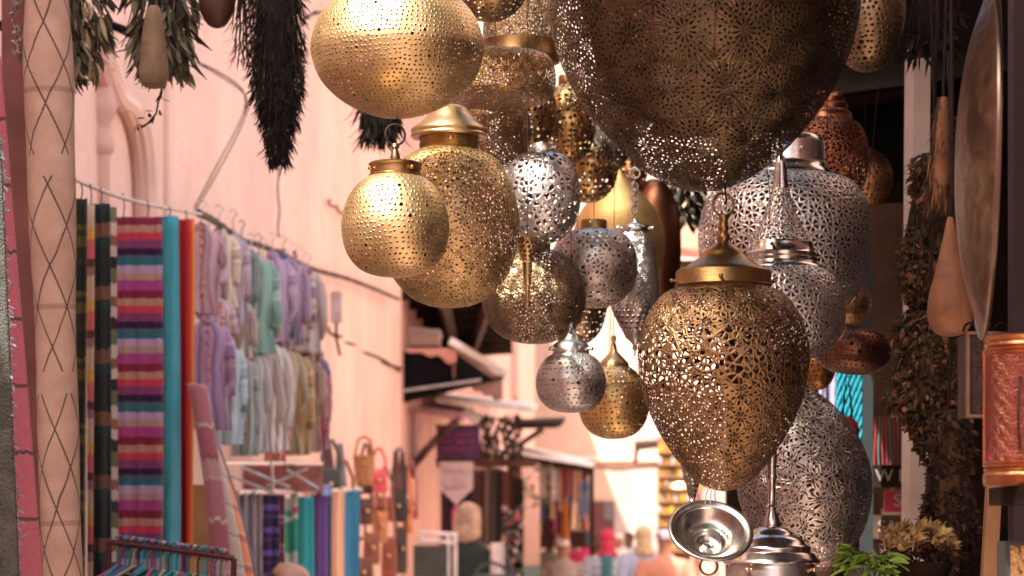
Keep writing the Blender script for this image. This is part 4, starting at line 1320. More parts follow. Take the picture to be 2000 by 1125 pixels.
for i, (a, b, y, c, lb) in enumerate(sv):
    Yy = wallY((a + b) / 2, 0.2)
    if 'violet patches' in lb: mt = stripes('scarf_violet', [(1.4, c), (0.8, (0.14, 0.08, 0.34)), (0.8, c), (0.3, (0.1, 0.05, 0.2))], 5)
    elif 'emerald' in lb: mt = stripes('scarf_emerald', [(1, (0.4, 0.45, 0.4)), (0.5, c), (0.4, (0.45, 0.5, 0.45)), (2.5, (0.02, 0.30, 0.19))], 2)
    elif 'pale marks' in lb: mt = stripes('scarf_maroon', [(3, c), (0.5, (0.55, 0.4, 0.4)), (0.4, c), (0.3, (0.5, 0.3, 0.3))], 4)
    elif 'striped' in lb or 'mauve' in lb: mt = stripes('scarf_st%d' % i, [(1, c), (0.4, sc(c, 1.3)), (0.6, sc(c, 0.5))], 3, 'u')
    else: mt = stripes('scarf_p%d' % i, [(3, c), (0.5, sc(c, 1.12)), (2, sc(c, 0.93))], 2.5, 'u')
    cloth('folded_scarf', lb, 'scarf', a, b, y, 1190, Yy, mt, 1.0, 0.02, group=SG)
o = cloth('folded_scarf', 'orange and violet cloth bundle lying along the top of the lower rail', 'cloth', 590, 646, 946, 968, wallY(618, 0.19), stripes('bundle', [(1, (0.7, 0.36, 0.12)), (0.7, (0.45, 0.34, 0.55)), (1, (0.22, 0.30, 0.55))], 1, 'u'), 2, 0.03)


# ------------------------------------------------------------------ bags on the wall
def bag(label, cx, ty, wpx, hpx, Y, col, strap=80, kind='bag', rz=0.3):
    Y = min(Y, wallY(cx, 0.16))
    e = empty('leather_bag', P(cx, ty, Y), label, 'bag', 'bags hanging at the end of the pink wall', rz=rz)
    W, H = S(wpx, Y), S(hpx, Y)
    mt = plain('leather_%d%d%d' % tuple(int(c * 99) for c in col), col, 0.42, 0.25, 14, 0.3, 120)
    m = MB()
    rings = []
    for t, k in ((0, .80), (.02, .86), (.12, .92), (.4, 1.0), (.75, 1.04), (.92, 1.0), (.98, .9), (1, .8)):
        d = W * 0.22 * (0.45 + 0.55 * sin(pi * min(1, t * 0.75 + 0.15)))
        rings.append(((0, 0, -H * t), W / 2 * k, d))
    m.loft(rings, 24).build('bag_body', mt, e, sharp=60)
    fl = MB().grid(lambda u, v: ((u - .5) * W * (.9 - .25 * v * v), -W * 0.22 * (.55 + .5 * v) - 0.004, -H * .5 * v + 0.004), 8, 8)
    fo = fl.build('flap', mt, e, sharp=0, solid=0.006)
    MB().ball((0, -W * .25 - 0.012, -H * .46), 0.012, 10).build('clasp', brass, fo)
    sp_ = S(strap, Y)
    MB().tube([(-W * .4, 0, -0.01), (-W * .38, 0, sp_ * .5), (-W * .08, 0, sp_ * .97), (W * .08, 0, sp_ * .97), (W * .38, 0, sp_ * .5), (W * .4, 0, -0.01)], 0.009, 6).build('strap', mt, e)


lt = [('dark green leather bag hanging by the jackets', 646, 918, 44, 60, 7.6, (0.05, 0.06, 0.05), 60), ('brown leather satchel beside the last scarf', 672, 968, 46, 70, 7.9, (0.17, 0.06, 0.035), 70),
      ('pink leather bag below the basket', 740, 918, 34, 44, 8.6, (0.62, 0.10, 0.12), 44), ('oxblood round bag in the middle of the bag wall', 752, 972, 36, 46, 8.9, (0.20, 0.05, 0.045), 60),
      ('black round bag in front of the other bags', 780, 962, 34, 58, 9.0, (0.02, 0.02, 0.022), 90), ('rosy brown bag at the end of the bag wall', 803, 978, 30, 36, 9.6, (0.30, 0.10, 0.09), 80),
      ('tan folded leather bag below the oxblood one', 742, 1000, 32, 60, 8.8, (0.42, 0.18, 0.07), 50), ('chestnut tall bag low on the wall', 726, 1042, 34, 60, 8.5, (0.22, 0.075, 0.04), 60),
      ('dark brown slung bag beside the sky blue scarf', 714, 975, 30, 50, 8.3, (0.09, 0.035, 0.025), 70), ('small orange bag beside the black round one', 796, 1008, 20, 34, 9.5, (0.60, 0.18, 0.06), 90),
      ('reddish bag low by the end of the scarf rail', 760, 1050, 30, 80, 9.0, (0.26, 0.08, 0.05), 60), ('black slim bag under the round black bag', 783, 1030, 26, 90, 9.2, (0.025, 0.018, 0.018), 70),
      ('deep brown bag at the bottom of the bag wall', 708, 1090, 44, 60, 8.4, (0.14, 0.05, 0.03), 40), ('wine brown shoulder bag behind the pink one', 715, 925, 30, 40, 8.7, (0.12, 0.04, 0.035), 60)]
for k, a in enumerate(lt): bag(*a, rz=R.uniform(-.1, .7))
eb = empty('woven_basket', P(711, 890, 7.6), 'woven straw basket with ribbed rings hung above the bags', 'basket')
q = S(1, 7.6)
pr_ = []
for i in range(25):
    t = i / 24
    pr_.append((q * (21 - 5 * t + (1.0 if i % 2 else 0)), -q * 58 * t))
pr_.append((0, -q * 58))
MB().lathe(pr_, smooth=False, seg=32).build('basket_body', plain('straw', (0.36, 0.19, 0.09), 0.9, 0.4, 40), eb)
MB().tube([(-q * 18, 0, 0), (-q * 12, 0, q * 30), (0, 0, q * 38), (q * 12, 0, q * 30), (q * 18, 0, 0)], 0.008, 6).build('handle', plain('straw', (0.36, 0.19, 0.09), 0.9), eb)
for k, (x, yt, yb, Y, c) in enumerate(((640, 862, 930, 7.5, (0.10, 0.05, 0.04)), (664, 866, 950, 7.8, (0.16, 0.18, 0.2)), (773, 880, 960, 8.9, (0.12, 0.05, 0.04)), (786, 884, 962, 9.1, (0.05, 0.03, 0.03)), (722, 868, 925, 8.5, (0.6, 0.25, 0.1)))):
    Y = min(Y, wallY(x, 0.12))
    o = MB().grid(lambda u, v: ((u - .5) * 0.07 * (1 - .6 * (1 - v)), 0.02 * sin(3 * v), -v * S(yb - yt, Y)), 4, 12).build('hanging_belt', plain('belt_%d' % k, c, 0.5), loc=P(x, yt, Y), sharp=0, solid=0.008)
    tag(o, ['dark brown belt strap beside the crimson jacket', 'blue grey strap above the brown satchel', 'brown strap hanging above the black round bag', 'nearly black strap at the end of the bag wall', 'orange strap beside the straw basket'][k], 'strap')

# ------------------------------------------------------------------ stalls beyond the corner
def slab(name, label, cat, corners, th, mat, extra=None):
    """a sloped roof slab; corners = 4 points (near left, near right, far right, far left)"""
    c = sum(corners, Vector()) / 4
    e = empty(name, c, label, cat)
    m = MB()
    n = (corners[1] - corners[0]).cross(corners[3] - corners[0]).normalized()
    b = [p - c for p in corners]
    m.v = b + [p + n * th for p in b]
    for a in ((3, 2, 1, 0), (4, 5, 6, 7), (0, 1, 5, 4), (1, 2, 6, 5), (2, 3, 7, 6), (3, 0, 4, 7)): m.face(a)
    m.build('roof_sheet', mat, e, smooth=False)
    return e, c


# tiled pergola roof high up, seen from below
e, c = slab('tiled_canopy', 'dark wooden tiled canopy standing out from the wall corner, seen from below', 'canopy', [P(772, 560, 10.05), P(1000, 560, 10.05), P(1000, 668, 12.6), P(862, 676, 12.6)], 0.04, plain('tile_underside', (0.42, 0.19, 0.15), 0.9, 0.3, 12))
m = MB()
for i in range(8):
    t = i / 7
    a = P(772, 560, 10.05).lerp(P(862, 676, 12.6), t) - c
    b = P(1000, 560, 10.05).lerp(P(1000, 668, 12.6), t) - c
    m.tube([a + Vector((0, 0, -0.05)), b + Vector((0, 0, -0.05))], 0.045, 6)
build_each(m, 'batten', wood_dark, e)
m = MB()
for t, wd in ((0.42, 0.05), (0.8, 0.04)):
    a = P(772, 560, 10.05).lerp(P(1000, 560, 10.05), t) - c
    b = P(862, 676, 12.6).lerp(P(1000, 668, 12.6), t * 0.5) - c
    m.tube([a + Vector((0, 0, -0.13)), b + Vector((0, 0, -0.13))], wd, 4)
build_each(m, 'rafter', wood_mid, e)
m = MB().tube([P(862, 684, 12.62) - c, P(1000, 676, 12.62) - c], 0.07, 6)
m.build('front_beam', wood_dark, e)
m = MB().box((0, 0, 0), (S(86, 10.2), 0.5, 0.12)).build('wall_ledge', pl_pink, loc=P(818, 664, 10.5), smooth=False)
tag(m, 'pink masonry ledge with a broken top next to the wall corner', 'ledge')
o = MB().box((0, 0, 0), (S(90, 10.2), 0.55, 0.03), rot=Matrix.Rotation(0.1, 3, 'Y')).build('tin_strip', tin_white, loc=P(818, 650, 10.5), smooth=False)
tag(o, 'sunlit white tin strip on the pink ledge', 'roof strip')
# black awning
e, c = slab('black_awning', 'big black awning with a ragged brown edge below the tiled canopy', 'awning', [P(784, 762, 10.1), P(905, 752, 10.1), P(984, 742, 12.6), P(830, 700, 12.6)], 0.03, black_cloth)
m = MB()
m.v = [p - c for p in (P(784, 686, 10.12), P(892, 690, 10.12), P(968, 744, 10.12), P(784, 788, 10.12), P(784, 686, 10.2), P(892, 690, 10.2), P(968, 744, 10.2), P(784, 788, 10.2))]
for a in ((0, 1, 2, 3), (7, 6, 5, 4), (0, 4, 5, 1), (1, 5, 6, 2), (2, 6, 7, 3), (3, 7, 4, 0)): m.face(a)
m.build('front_curtain', black_cloth, e, smooth=False)
m = MB().tube([P(784, 764, 10.05) - c, P(940, 742, 10.05) - c], 0.012, 8)
m.build('front_bar', plain('bar_grey', (0.35, 0.33, 0.33), 0.5), e)
m = MB().grid(lambda u, v: P(886 + 94 * u, 678 + 62 * u + (62 - 18 * u) * v + 3 * sin(30 * u) * v, 10.1 + 2.6 * u) - c, 24, 6)
m.build('brown_fringe', plain('fringe_brown', (0.20, 0.10, 0.085), 0.95, 0.4, 30, 0.6, 60), e, sharp=0, solid=0.02)
m = MB()
for i in range(14):
    t = i / 13
    m.box(P(890 + 92 * t, 673 + 54 * t, 10.1 + 2.5 * t) - c, (0.09, 0.26, 0.05), rot=Matrix.Rotation(0.5, 3, 'Y'))
build_each(m, 'tin_sheet', tin_white, e, smooth=False)
# red rag patch of wall under
o = MB().grid(lambda u, v: ((u - .5) * 0.36, 0.01 * sin(5 * u), -v * (0.03 + 0.09 * u * u + 0.025 * sin(17 * u) * u)), 14, 5).build('torn_cloth', fabric('salmon_rag', (0.55, 0.27, 0.22)), loc=P(842, 680, 10.06), sharp=0, solid=0.006)
tag(o, 'torn salmon cloth hanging over the front of the black awning', 'cloth')
# pink cloth awning and pale drape
e, c = slab('pink_awning', 'dusty pink cloth awning under the black awning', 'awning', [P(786, 800, 10.3), P(905, 822, 10.3), P(925, 800, 12.0), P(800, 780, 12.0)], 0.012, fabric('pink_awning', (0.48, 0.19, 0.22)))
cloth('pale_drape', 'pale pink drape hanging beside the wall corner under the pink awning', 'drape', 786, 826, 800, 935, 10.35, fabric('pale_pink', (0.62, 0.42, 0.40)), 1.5, 0.04, narrow=0.35)
o = MB().grid(lambda u, v: P(806 + 90 * u, 905 - 95 * u ** 0.8 + 22 * v * (1 - 0.3 * u), 10.3 + 0.02 * sin(14 * u)) - P(806, 905, 10.3), 20, 4).build('brown_valance', plain('valance_brown', (0.07, 0.035, 0.03), 0.9, 0.4, 30), loc=P(806, 905, 10.3), sharp=0, solid=0.02)
tag(o, 'dark brown scalloped valance rising from the drape to the purple sign', 'valance')
for k, (xa, ya, xb, yb, Ya, Yb, lb) in enumerate(((862, 786, 1042, 806, 11.0, 14.0, 'narrow white tin roof strip above the purple sign'), (900, 812, 930, 830, 11.0, 11.8, 'crumpled white tin scrap hanging over the purple sign'), (1000, 836, 1096, 832, 13.5, 15.0, 'thin dark roof edge over the scarf stall'))):
    e, c = slab('tin_roof', lb, 'roof sheet', [P(xa, ya, Ya), P(xb, yb, Ya), P(xb + 8, yb - 10, Yb), P(xa + 8, ya - 10, Yb)], 0.04, tin_white if k < 2 else wood_dark)
# purple sign
Yp = 11.0
es = empty('shop_sign', P(895, 865, Yp), 'purple shop sign with faint pink lines above the pennant', 'sign')
MB().box((0, 0, 0), (S(84, Yp), 0.05, S(64, Yp))).build('sign_panel', plain('sign_purple', (0.07, 0.02, 0.10), 0.6, 0.2), es, smooth=False)
fm = MB()
for dy in (-1, 1): fm.box((0, 0, dy * S(33.5, Yp)), (S(90, Yp), 0.06, S(3, Yp)))
build_each(fm, 'frame_bar', wood_dark, es, smooth=False)


def scribble(x0, x1, y, amp, n, Y, parent, mat, seed, thick=0.006):
    rr = random.Random(seed)
    pts, m = [], MB()
    x = x0
    while x < x1:
        wl = rr.uniform(16, 26)
        seg = []
        xx = x
        while xx < min(x + wl, x1):
            seg.append(Vector((S(xx, Y), -0.03, S(-y + rr.uniform(-amp, amp), Y))))
            xx += rr.uniform(2, 4)
        if len(seg) > 2: m.tube([Vector(p) for p in catmull([tuple(q) for q in seg], 3)], thick, 4)
        x += wl + 5
    m.build('lettering', mat, parent)


mg = plain('paint_magenta', (0.45, 0.10, 0.28), 0.6)
for k, y in enumerate((-16, -2, 12)): scribble(-34, 34, y, 3, 12, Yp, es, plain('paint_dim_pink', (0.25, 0.05, 0.16), 0.6), 5 + k, 0.007)
Yn = 10.6
ep = empty('pennant', P(891, 902, Yn), 'white pointed pennant with faint pink handwriting and a magenta tassel', 'pennant')
m = MB()
o5 = [(-33, 0), (33, 0), (33, 52), (0, 84), (-33, 52)]
for y in (-0.008, 0.008):
    for a, b in o5: m.v.append(Vector((S(a, Yn), y, -S(b, Yn))))
m.face((0, 1, 2, 3, 4)); m.face((9, 8, 7, 6, 5))
for i in range(5): m.face((i, (i + 1) % 5, (i + 1) % 5 + 5, i + 5)[::-1])
m.build('banner', fabric('banner_white', (0.62, 0.55, 0.56)), ep, smooth=False)
for k, (y, hw_) in enumerate(((18, 24), (34, 9), (50, 22))): scribble(-hw_, hw_, y, 4, 10, Yn, ep, plain('ink_pink', (0.55, 0.26, 0.40), 0.6), 20 + k, 0.005)
MB().tube([(0, 0, -S(84, Yn)), (0, 0, -S(92, Yn)), (0.005, 0, -S(118, Yn)), (0, 0, -S(130, Yn))], [0.012, 0.035, 0.04, 0.03], 12).build('tassel', fabric('tassel', (0.55, 0.05, 0.30)), ep)
MB().tube([(-S(33, Yn), 0, 0), (0, 0, S(16, Yn)), (S(33, Yn), 0, 0)], 0.006, 6).build('cord', iron, ep)
# dark shop interior behind
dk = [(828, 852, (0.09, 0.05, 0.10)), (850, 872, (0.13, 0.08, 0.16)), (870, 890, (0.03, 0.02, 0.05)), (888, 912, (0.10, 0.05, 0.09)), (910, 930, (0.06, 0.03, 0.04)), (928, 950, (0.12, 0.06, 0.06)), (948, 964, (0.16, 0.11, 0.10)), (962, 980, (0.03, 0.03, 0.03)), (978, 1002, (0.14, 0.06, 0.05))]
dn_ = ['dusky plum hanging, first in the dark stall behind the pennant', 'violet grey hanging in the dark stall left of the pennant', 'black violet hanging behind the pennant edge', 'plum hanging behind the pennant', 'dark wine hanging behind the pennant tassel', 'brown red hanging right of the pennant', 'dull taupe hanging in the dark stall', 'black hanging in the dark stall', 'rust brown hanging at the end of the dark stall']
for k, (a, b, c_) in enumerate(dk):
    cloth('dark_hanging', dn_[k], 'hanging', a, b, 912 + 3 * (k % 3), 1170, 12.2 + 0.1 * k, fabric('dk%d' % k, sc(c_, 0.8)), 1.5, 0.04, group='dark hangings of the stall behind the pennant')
o = MB().box((0, 0, 0), (S(260, 12.0), 0.08, S(14, 12.0))).build('stall_beam', wood_mid, loc=P(915, 905, 12.0), smooth=False)
tag(o, 'brown beam the dark hangings are hung from', 'beam')
m = MB()
for k in range(150):
    x, y = R.uniform(925, 1020), R.uniform(806, 890)
    p = P(x, y, 12.0 + R.uniform(-.3, .3)) - P(1000, 800, 12)
    m.leaf(p, Vector((R.uniform(-1, 1), R.uniform(-.3, .3), -1)), Vector((1, 0, 0)), R.uniform(0.05, 0.12), R.uniform(0.008, 0.02), 0.3)
o = m.build('trinket_bunch', plain('trinket_dark', (0.06, 0.035, 0.03), 0.7, 0.5, 30, island=0.6), loc=P(1000, 800, 12), sharp=0)
tag(o, 'dark bunch of trinkets hanging under the stall roof right of the purple sign', 'trinkets', kind='stuff')
# white metal chair frame and green board
Yh = 9.6
eh = empty('display_frame', P(855, 1040, Yh), 'white metal display frame holding a dark green board beside the woman', 'display frame')
q = S(1, Yh)
m = MB()
for a, b in (((-34, 0), (34, -4)), ((-34, -16), (34, -20)), ((-34, 4), (-34, -480)), ((34, 0), (34, -480)), ((20, -2), (20, -480))):
    m.tube([(a[0] * q, 0, a[1] * q), (b[0] * q, 0, b[1] * q)], 0.016, 8)
m.build('frame', plain('metal_white', (0.70, 0.68, 0.68), 0.4), eh)
MB().box((-14 * q, -0.05, -60 * q), (66 * q, 0.03, 70 * q)).build('board', plain('board_green', (0.04, 0.055, 0.05), 0.7), eh, smooth=False)

# scarf stall on the left further down
SG2 = 'scarves hanging under the white awning'
e, c = slab('white_awning', 'faded white awning over the scarf stall', 'awning', [P(990, 886, 15.5), P(1158, 916, 15.5), P(1160, 905, 18.5), P(1000, 868, 18.5)], 0.03, tin_white)
m = MB().tube([P(990, 890, 15.4) - c, P(1160, 918, 15.4) - c], 0.03, 6)
for x, y in ((1000, 890), (1156, 916)):
    m.tube([P(x, y, 15.6) - c, Vector((P(x, y, 15.6).x, 15.6 * KY, 0)) - c], 0.025, 6)
m.build('awning_frame', wood_dark, e)
cc = [(0.30, 0.03, 0.10), (0.08, 0.04, 0.06), (0.55, 0.40, 0.33), (0.03, 0.02, 0.03), (0.02, 0.25, 0.33), (0.05, 0.05, 0.18), (0.45, 0.04, 0.10), (0.40, 0.28, 0.18), (0.20, 0.02, 0.07), (0.70, 0.42, 0.25), (0.50, 0.45, 0.42), (0.06, 0.13, 0.30), (0.70, 0.50, 0.35), (0.14, 0.16, 0.40), (0.62, 0.20, 0.16), (0.66, 0.56, 0.50)]
cn = ['crimson', 'dark plum', 'sand', 'black', 'teal', 'navy', 'cherry red', 'camel', 'maroon', 'apricot', 'stone grey', 'deep blue', 'pale orange', 'violet blue', 'coral', 'ivory']
for k, c_ in enumerate(cc):
    x = 1002 + k * 9.6
    yb = 1000 + R.uniform(-20, 50)
    cloth('hanging_scarf', '%s scarf hanging under the faded white awning' % cn[k], 'scarf', x, x + R.uniform(9, 14), 908 + k * 1.3 + R.uniform(0, 26), yb, 15.8 + R.uniform(0, 1.2), fabric('st%d' % k, c_), 1.2, 0.05, lean=R.uniform(-4, 8), group=SG2, nx=10, nz=12)
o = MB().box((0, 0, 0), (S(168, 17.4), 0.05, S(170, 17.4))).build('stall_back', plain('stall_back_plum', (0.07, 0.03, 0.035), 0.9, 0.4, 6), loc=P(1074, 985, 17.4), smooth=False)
tag(o, 'dark plum cloth backing at the rear of the scarf stall', 'backdrop')
cn2 = ['rust', 'powder pink', 'forest green', 'indigo', 'mustard yellow', 'wine', 'turquoise blue', 'smoke grey', 'blush', 'burgundy', 'orange', 'lilac', 'midnight', 'oatmeal', 'raspberry', 'slate']
cc2 = [(0.34, 0.10, 0.05), (0.62, 0.36, 0.36), (0.05, 0.14, 0.08), (0.07, 0.07, 0.26), (0.55, 0.34, 0.06), (0.20, 0.02, 0.06), (0.03, 0.30, 0.38), (0.28, 0.27, 0.28), (0.64, 0.42, 0.36), (0.16, 0.02, 0.05), (0.70, 0.28, 0.08), (0.36, 0.27, 0.45), (0.03, 0.03, 0.08), (0.52, 0.44, 0.36), (0.45, 0.04, 0.15), (0.14, 0.17, 0.22)]
for k, c_ in enumerate(cc2):
    x = 1006 + k * 9.0
    cloth('hanging_scarf', 'long %s scarf in the rear row of the scarf stall' % cn2[k], 'scarf', x, x + R.uniform(9, 15), 915 + k * 1.0 + R.uniform(0, 30), 1040 + R.uniform(-40, 40), 16.9 + R.uniform(0, 0.3), fabric('s2%d' % k, c_), 1.4, 0.05, lean=R.uniform(-6, 6), group=SG2, nx=10, nz=12)
for k, (x, y) in enumerate(((1020, 905), (1042, 900), (1062, 910), (1084, 915), (1104, 908), (1126, 918), (1140, 940), (1150, 960))):
    col = [(0.45, 0.20, 0.24), (0.10, 0.12, 0.2), (0.5, 0.4, 0.4), (0.66, 0.62, 0.6), (0.3, 0.08, 0.1), (0.66, 0.4, 0.3), (0.12, 0.22, 0.42), (0.7, 0.55, 0.5)][k]
    nm = ['dusty rose', 'ink blue', 'mushroom', 'chalk white', 'brick', 'salmon', 'denim blue', 'cream'][k]
    cloth('hanging_scarf', 'short %s scarf bunched high under the faded white awning' % nm, 'scarf', x - 9, x + 9, y, y + 62, 15.65, fabric('sb%d' % k, col), 1.7, 0.06, group=SG2, nx=10, nz=8)
o = MB().box((0, 0, 0), (0.2, 1.6, 1.75)).build('pier', pl_pink, loc=(P(1037, 1050, 15.2).x, 15.4 * KY + 0.8, 0.875 + 0.62), smooth=False)
tag(o, 'peach painted pier with a teal foot at the scarf stall', 'pier')
o2 = MB().box((0, 0, 0), (0.215, 1.62, 1.25)).build('teal_foot', dado_teal, o, loc=(0, 0, -0.87), smooth=False)
# trinket shelves beside the woman
e = empty('trinket_stand', P(995, 1020, 13.0), 'stand crowded with small dark red and white trinkets beside the woman', 'stand')
MB().box((0, 0.08, -0.55), (S(56, 13), 0.05, 1.9)).build('back_board', wood_dark, e, smooth=False)
for k, c_ in enumerate(((0.35, 0.06, 0.10), (0.12, 0.14, 0.14), (0.55, 0.48, 0.48), (0.06, 0.16, 0.12), (0.5, 0.2, 0.2))):
    m = MB()
    for i in range(19): m.ball((R.uniform(-.13, .13), R.uniform(-.06, .03), R.uniform(-.6, .16)), R.uniform(0.014, 0.032), 7)
    build_each(m, 'trinket', plain('trinket_%d' % k, c_, 0.5, 0.3), e)
m = MB()
for k in range(60):
    p = Vector((R.uniform(-.35, .3), R.uniform(-.2, .2), R.uniform(-.25, .25)))
    m.leaf(p, Vector((R.uniform(-1, 1), R.uniform(-1, 1), R.uniform(-1, .3))), Vector((0, 1, 0)), R.uniform(.06, .14), R.uniform(.02, .035), .4)
m.tube([(-.3, 0, .2), (-.1, .05, 0), (.1, -.05, -.1), (.25, 0, -.2)], 0.01, 5)
o = m.build('climbing_plant', plain('leaf_sage', (0.13, 0.19, 0.09), 0.7, 0.3, island=0.4), loc=P(1020, 945, 14.6), sharp=0)
tag(o, 'sage green climbing plant at the near end of the scarf stall', 'plant')
# far small canopies and wires
strand('cable', [P(1150, 912, 26), P(1220, 916, 26.5), P(1330, 905, 25)], 0.02, 'dark cable crossing the far cream house', n=1)
e, c = slab('far_canopy', 'thin dark canopy on the right in front of the far cream house', 'canopy', [P(1240, 880, 20), P(1345, 868, 20), P(1345, 860, 22), P(1240, 868, 22)], 0.05, wood_dark)
MB().tube([P(1244, 878, 20.2) - c, P(1240, 905, 20.2) - c], 0.03, 6).build('post_stub', wood_dark, e)
e, c = slab('far_awning', 'dark slanting awning over the lane left of the small silver lantern', 'awning', [P(1005, 838, 16), P(1088, 836, 16), P(1098, 832, 18), P(1010, 822, 18)], 0.04, wood_dark)
MB().tube([P(1010, 872, 16) - c, P(1060, 838, 16) - c], 0.03, 6).build('strut', wood_dark, e)
# yellow stall
Yy = 17.0
ey = empty('goods_stall', P(1320, 880, Yy), 'stall stacked with yellow packets on shelves behind the front gold egg', 'stall')
q = S(1, Yy)
MB().box((0, 0.25, -1.5 * 0.55), (66 * q, 0.04, 2.0)).build('back_panel', plain('stall_brown', (0.24, 0.12, 0.06), 0.8), ey, smooth=False)
shf = MB()
for k in range(9): shf.box((0, 0.08, -k * 24 * q - 4 * q), (66 * q, 0.36, 0.02))
build_each(shf, 'shelf', wood_tan, ey, smooth=False)
for k, c_ in enumerate(((0.48, 0.29, 0.03), (0.42, 0.22, 0.04), (0.25, 0.14, 0.08), (0.5, 0.46, 0.5))):
    m = MB()
    for r_ in range(9):
        for i in range(11):
            if (i * 7 + r_ * 3) % 4 == k or (k == 0 and R.random() < 0.25):
                m.box(((-31 + i * 6) * q + R.uniform(-.005, .005), -0.03 + R.uniform(-.03, .03), -r_ * 24 * q - 4 * q + 0.01 + 0.045), (0.03, 0.05, R.uniform(0.07, 0.1)))
    build_each(m, 'packet', plain('packet_%d' % k, c_, 0.5), ey, smooth=False)
o = MB().lathe([(0.0, 0.05), (0.25, 0.03), (0.28, -0.02), (0.2, -0.06), (0, -0.06)], smooth=False, seg=32).build('brass_pan', brass, loc=P(1335, 950, 15.5))
tag(o, 'round shiny yellow brass pan hung before the yellow stall', 'pan')


# ------------------------------------------------------------------ people
def dome(n):
    return n


def person(label, cx, ytop, Y, face, skin_c, top_c, bottom_c, hair_c, head='hair', robe=False, stripes_c=None, arms='down', height=None, shoulder=1.0, lean=0.0, scarfhead=None):
    ztop = CZ + (HY - ytop) / F * Y
    H = height or ztop
    k = H / 1.72
    base = Vector(((cx - CX) / F * Y, Y * KY, ztop - H))
    e = empty('person', base, label, 'person', rz=face)     # face 0 = looking at the viewer
    sk = plain('skin_%d%d' % (int(skin_c[0] * 100), int(skin_c[1] * 100)), skin_c, 0.55, 0.1, 20)
    # continuous body grown from a skeleton (faces -Y)
    bm = bmesh.new()
    ly = bm.verts.layers.skin.verify()

    def V(x, y, z, r, ry=None):
        v = bm.verts.new((x * k, y * k, z * k))
        v[ly].radius = (r * k, (ry or r) * k)
        return v

    def E(a, b): bm.edges.new((a, b))
    sh = 0.19 * shoulder
    pel = V(0, 0.01, 0.95, .13, .10); pel[ly].use_root = True
    wa = V(0, 0.0, 1.12, .12, .09); che = V(0, 0.0, 1.30, .14, .10); nb = V(0, 0.01, 1.44, .065); nk = V(0, 0.0, 1.50, .052)
    hd1 = V(0, -0.015, 1.56, .072, .08); hd2 = V(0, -0.01, 1.63, .080, .095); hd3 = V(0, 0.0, 1.685, .055, .07)
    for a, b in ((pel, wa), (wa, che), (che, nb), (nb, nk), (nk, hd1), (hd1, hd2), (hd2, hd3)): E(a, b)
    nose = V(0, -0.105, 1.595, .012); E(hd1, nose)
    for s in (-1, 1):
        ear = V(s * .083, 0.0, 1.605, .014, .02); E(hd2, ear)
        shv = V(s * sh, 0.01, 1.40, .058); E(che, shv)
        if arms == 'front': el_ = V(s * (sh + .05), 0.0, 1.14, .043); wr = V(s * .17, -.22, 1.10, .028)
        else: el_ = V(s * (sh + .06), 0.03, 1.12, .043); wr = V(s * (sh + .07), -.03, 0.87, .028)
        hn = V(wr.co.x / k + s * .005, wr.co.y / k - .02, wr.co.z / k - .06, .034, .018)
        E(shv, el_); E(el_, wr); E(wr, hn)
        for f in range(4):
            yy = -0.034 + f * 0.02
            L = (.075, .085, .08, .062)[f]
            k1 = V(hn.co.x / k, hn.co.y / k + yy, hn.co.z / k - .045, .0095)
            k2 = V(hn.co.x / k - s * .006, hn.co.y / k + yy, hn.co.z / k - .045 - L * .5, .009)
            k3 = V(hn.co.x / k - s * .02, hn.co.y / k + yy, hn.co.z / k - .045 - L, .008)
            E(hn, k1); E(k1, k2); E(k2, k3)
        t1 = V(wr.co.x / k - s * .01, wr.co.y / k - .05, wr.co.z / k - .045, .011)
        t2 = V(wr.co.x / k - s * .02, wr.co.y / k - .065, wr.co.z / k - .085, .009)
        E(hn, t1); E(t1, t2)
        hp = V(s * .095, 0.01, .88, .088); kn = V(s * .10, -.01, .48, .058); an = V(s * .10, .02, .09, .04)
        toe = V(s * .115, -.16, .035, .035); E(pel, hp); E(hp, kn); E(kn, an); E(an, toe)
    me = bpy.data.meshes.new('body')
    bm.to_mesh(me); bm.free()
    tmp = bpy.data.objects.new('body', me)
    COL.objects.link(tmp)
    md = tmp.modifiers.new('skin', 'SKIN'); md.use_smooth_shade = True
    sb = tmp.modifiers.new('sub', 'SUBSURF'); sb.levels = 1; sb.render_levels = 1
    dg = bpy.context.evaluated_depsgraph_get()
    me2 = bpy.data.meshes.new_from_object(tmp.evaluated_get(dg))
    bpy.data.objects.remove(tmp)
    me2.polygons.foreach_set('use_smooth', [True] * len(me2.polygons))
    me2.materials.clear(); me2.materials.append(sk)
    bo = bpy.data.objects.new('body', me2)
    COL.objects.link(bo); bo.parent = e
    # clothes
    if stripes_c: tm = stripes('shirt_' + label[:16].replace(' ', '_'), [(1.2, top_c), (0.9, stripes_c)], 11, 'v', warp=0.01)
    else: tm = fabric('top_' + label[:20].replace(' ', '_'), top_c)
    n = 26
    bot_z = .12 if robe else .82
    rg = [((0, .0, 1.475), .072, .072), ((0, .005, 1.45), .10, .082), ((0, .005, 1.425), sh * .80, .10), ((0, .005, 1.38), sh + .035, .122), ((0, 0, 1.28), sh + .02, .135), ((0, 0, 1.12), .172, .128), ((0, 0.01, .98), .182, .135)]
    if robe: rg += [((0, .01, .7), .21, .16), ((0, .01, .4), .235, .185), ((0, .01, .12), .26, .21)]
    else: rg += [((0, .01, .82), .192, .142)]
    m = MB().loft([(tuple(q * k for q in c_), a * k, b * k) for c_, a, b in rg], n, cap=False)
    for i, v in enumerate(m.v): v.y += 0.006 * sin(i * 1.7) * (1.5 - v.z) * 0.8
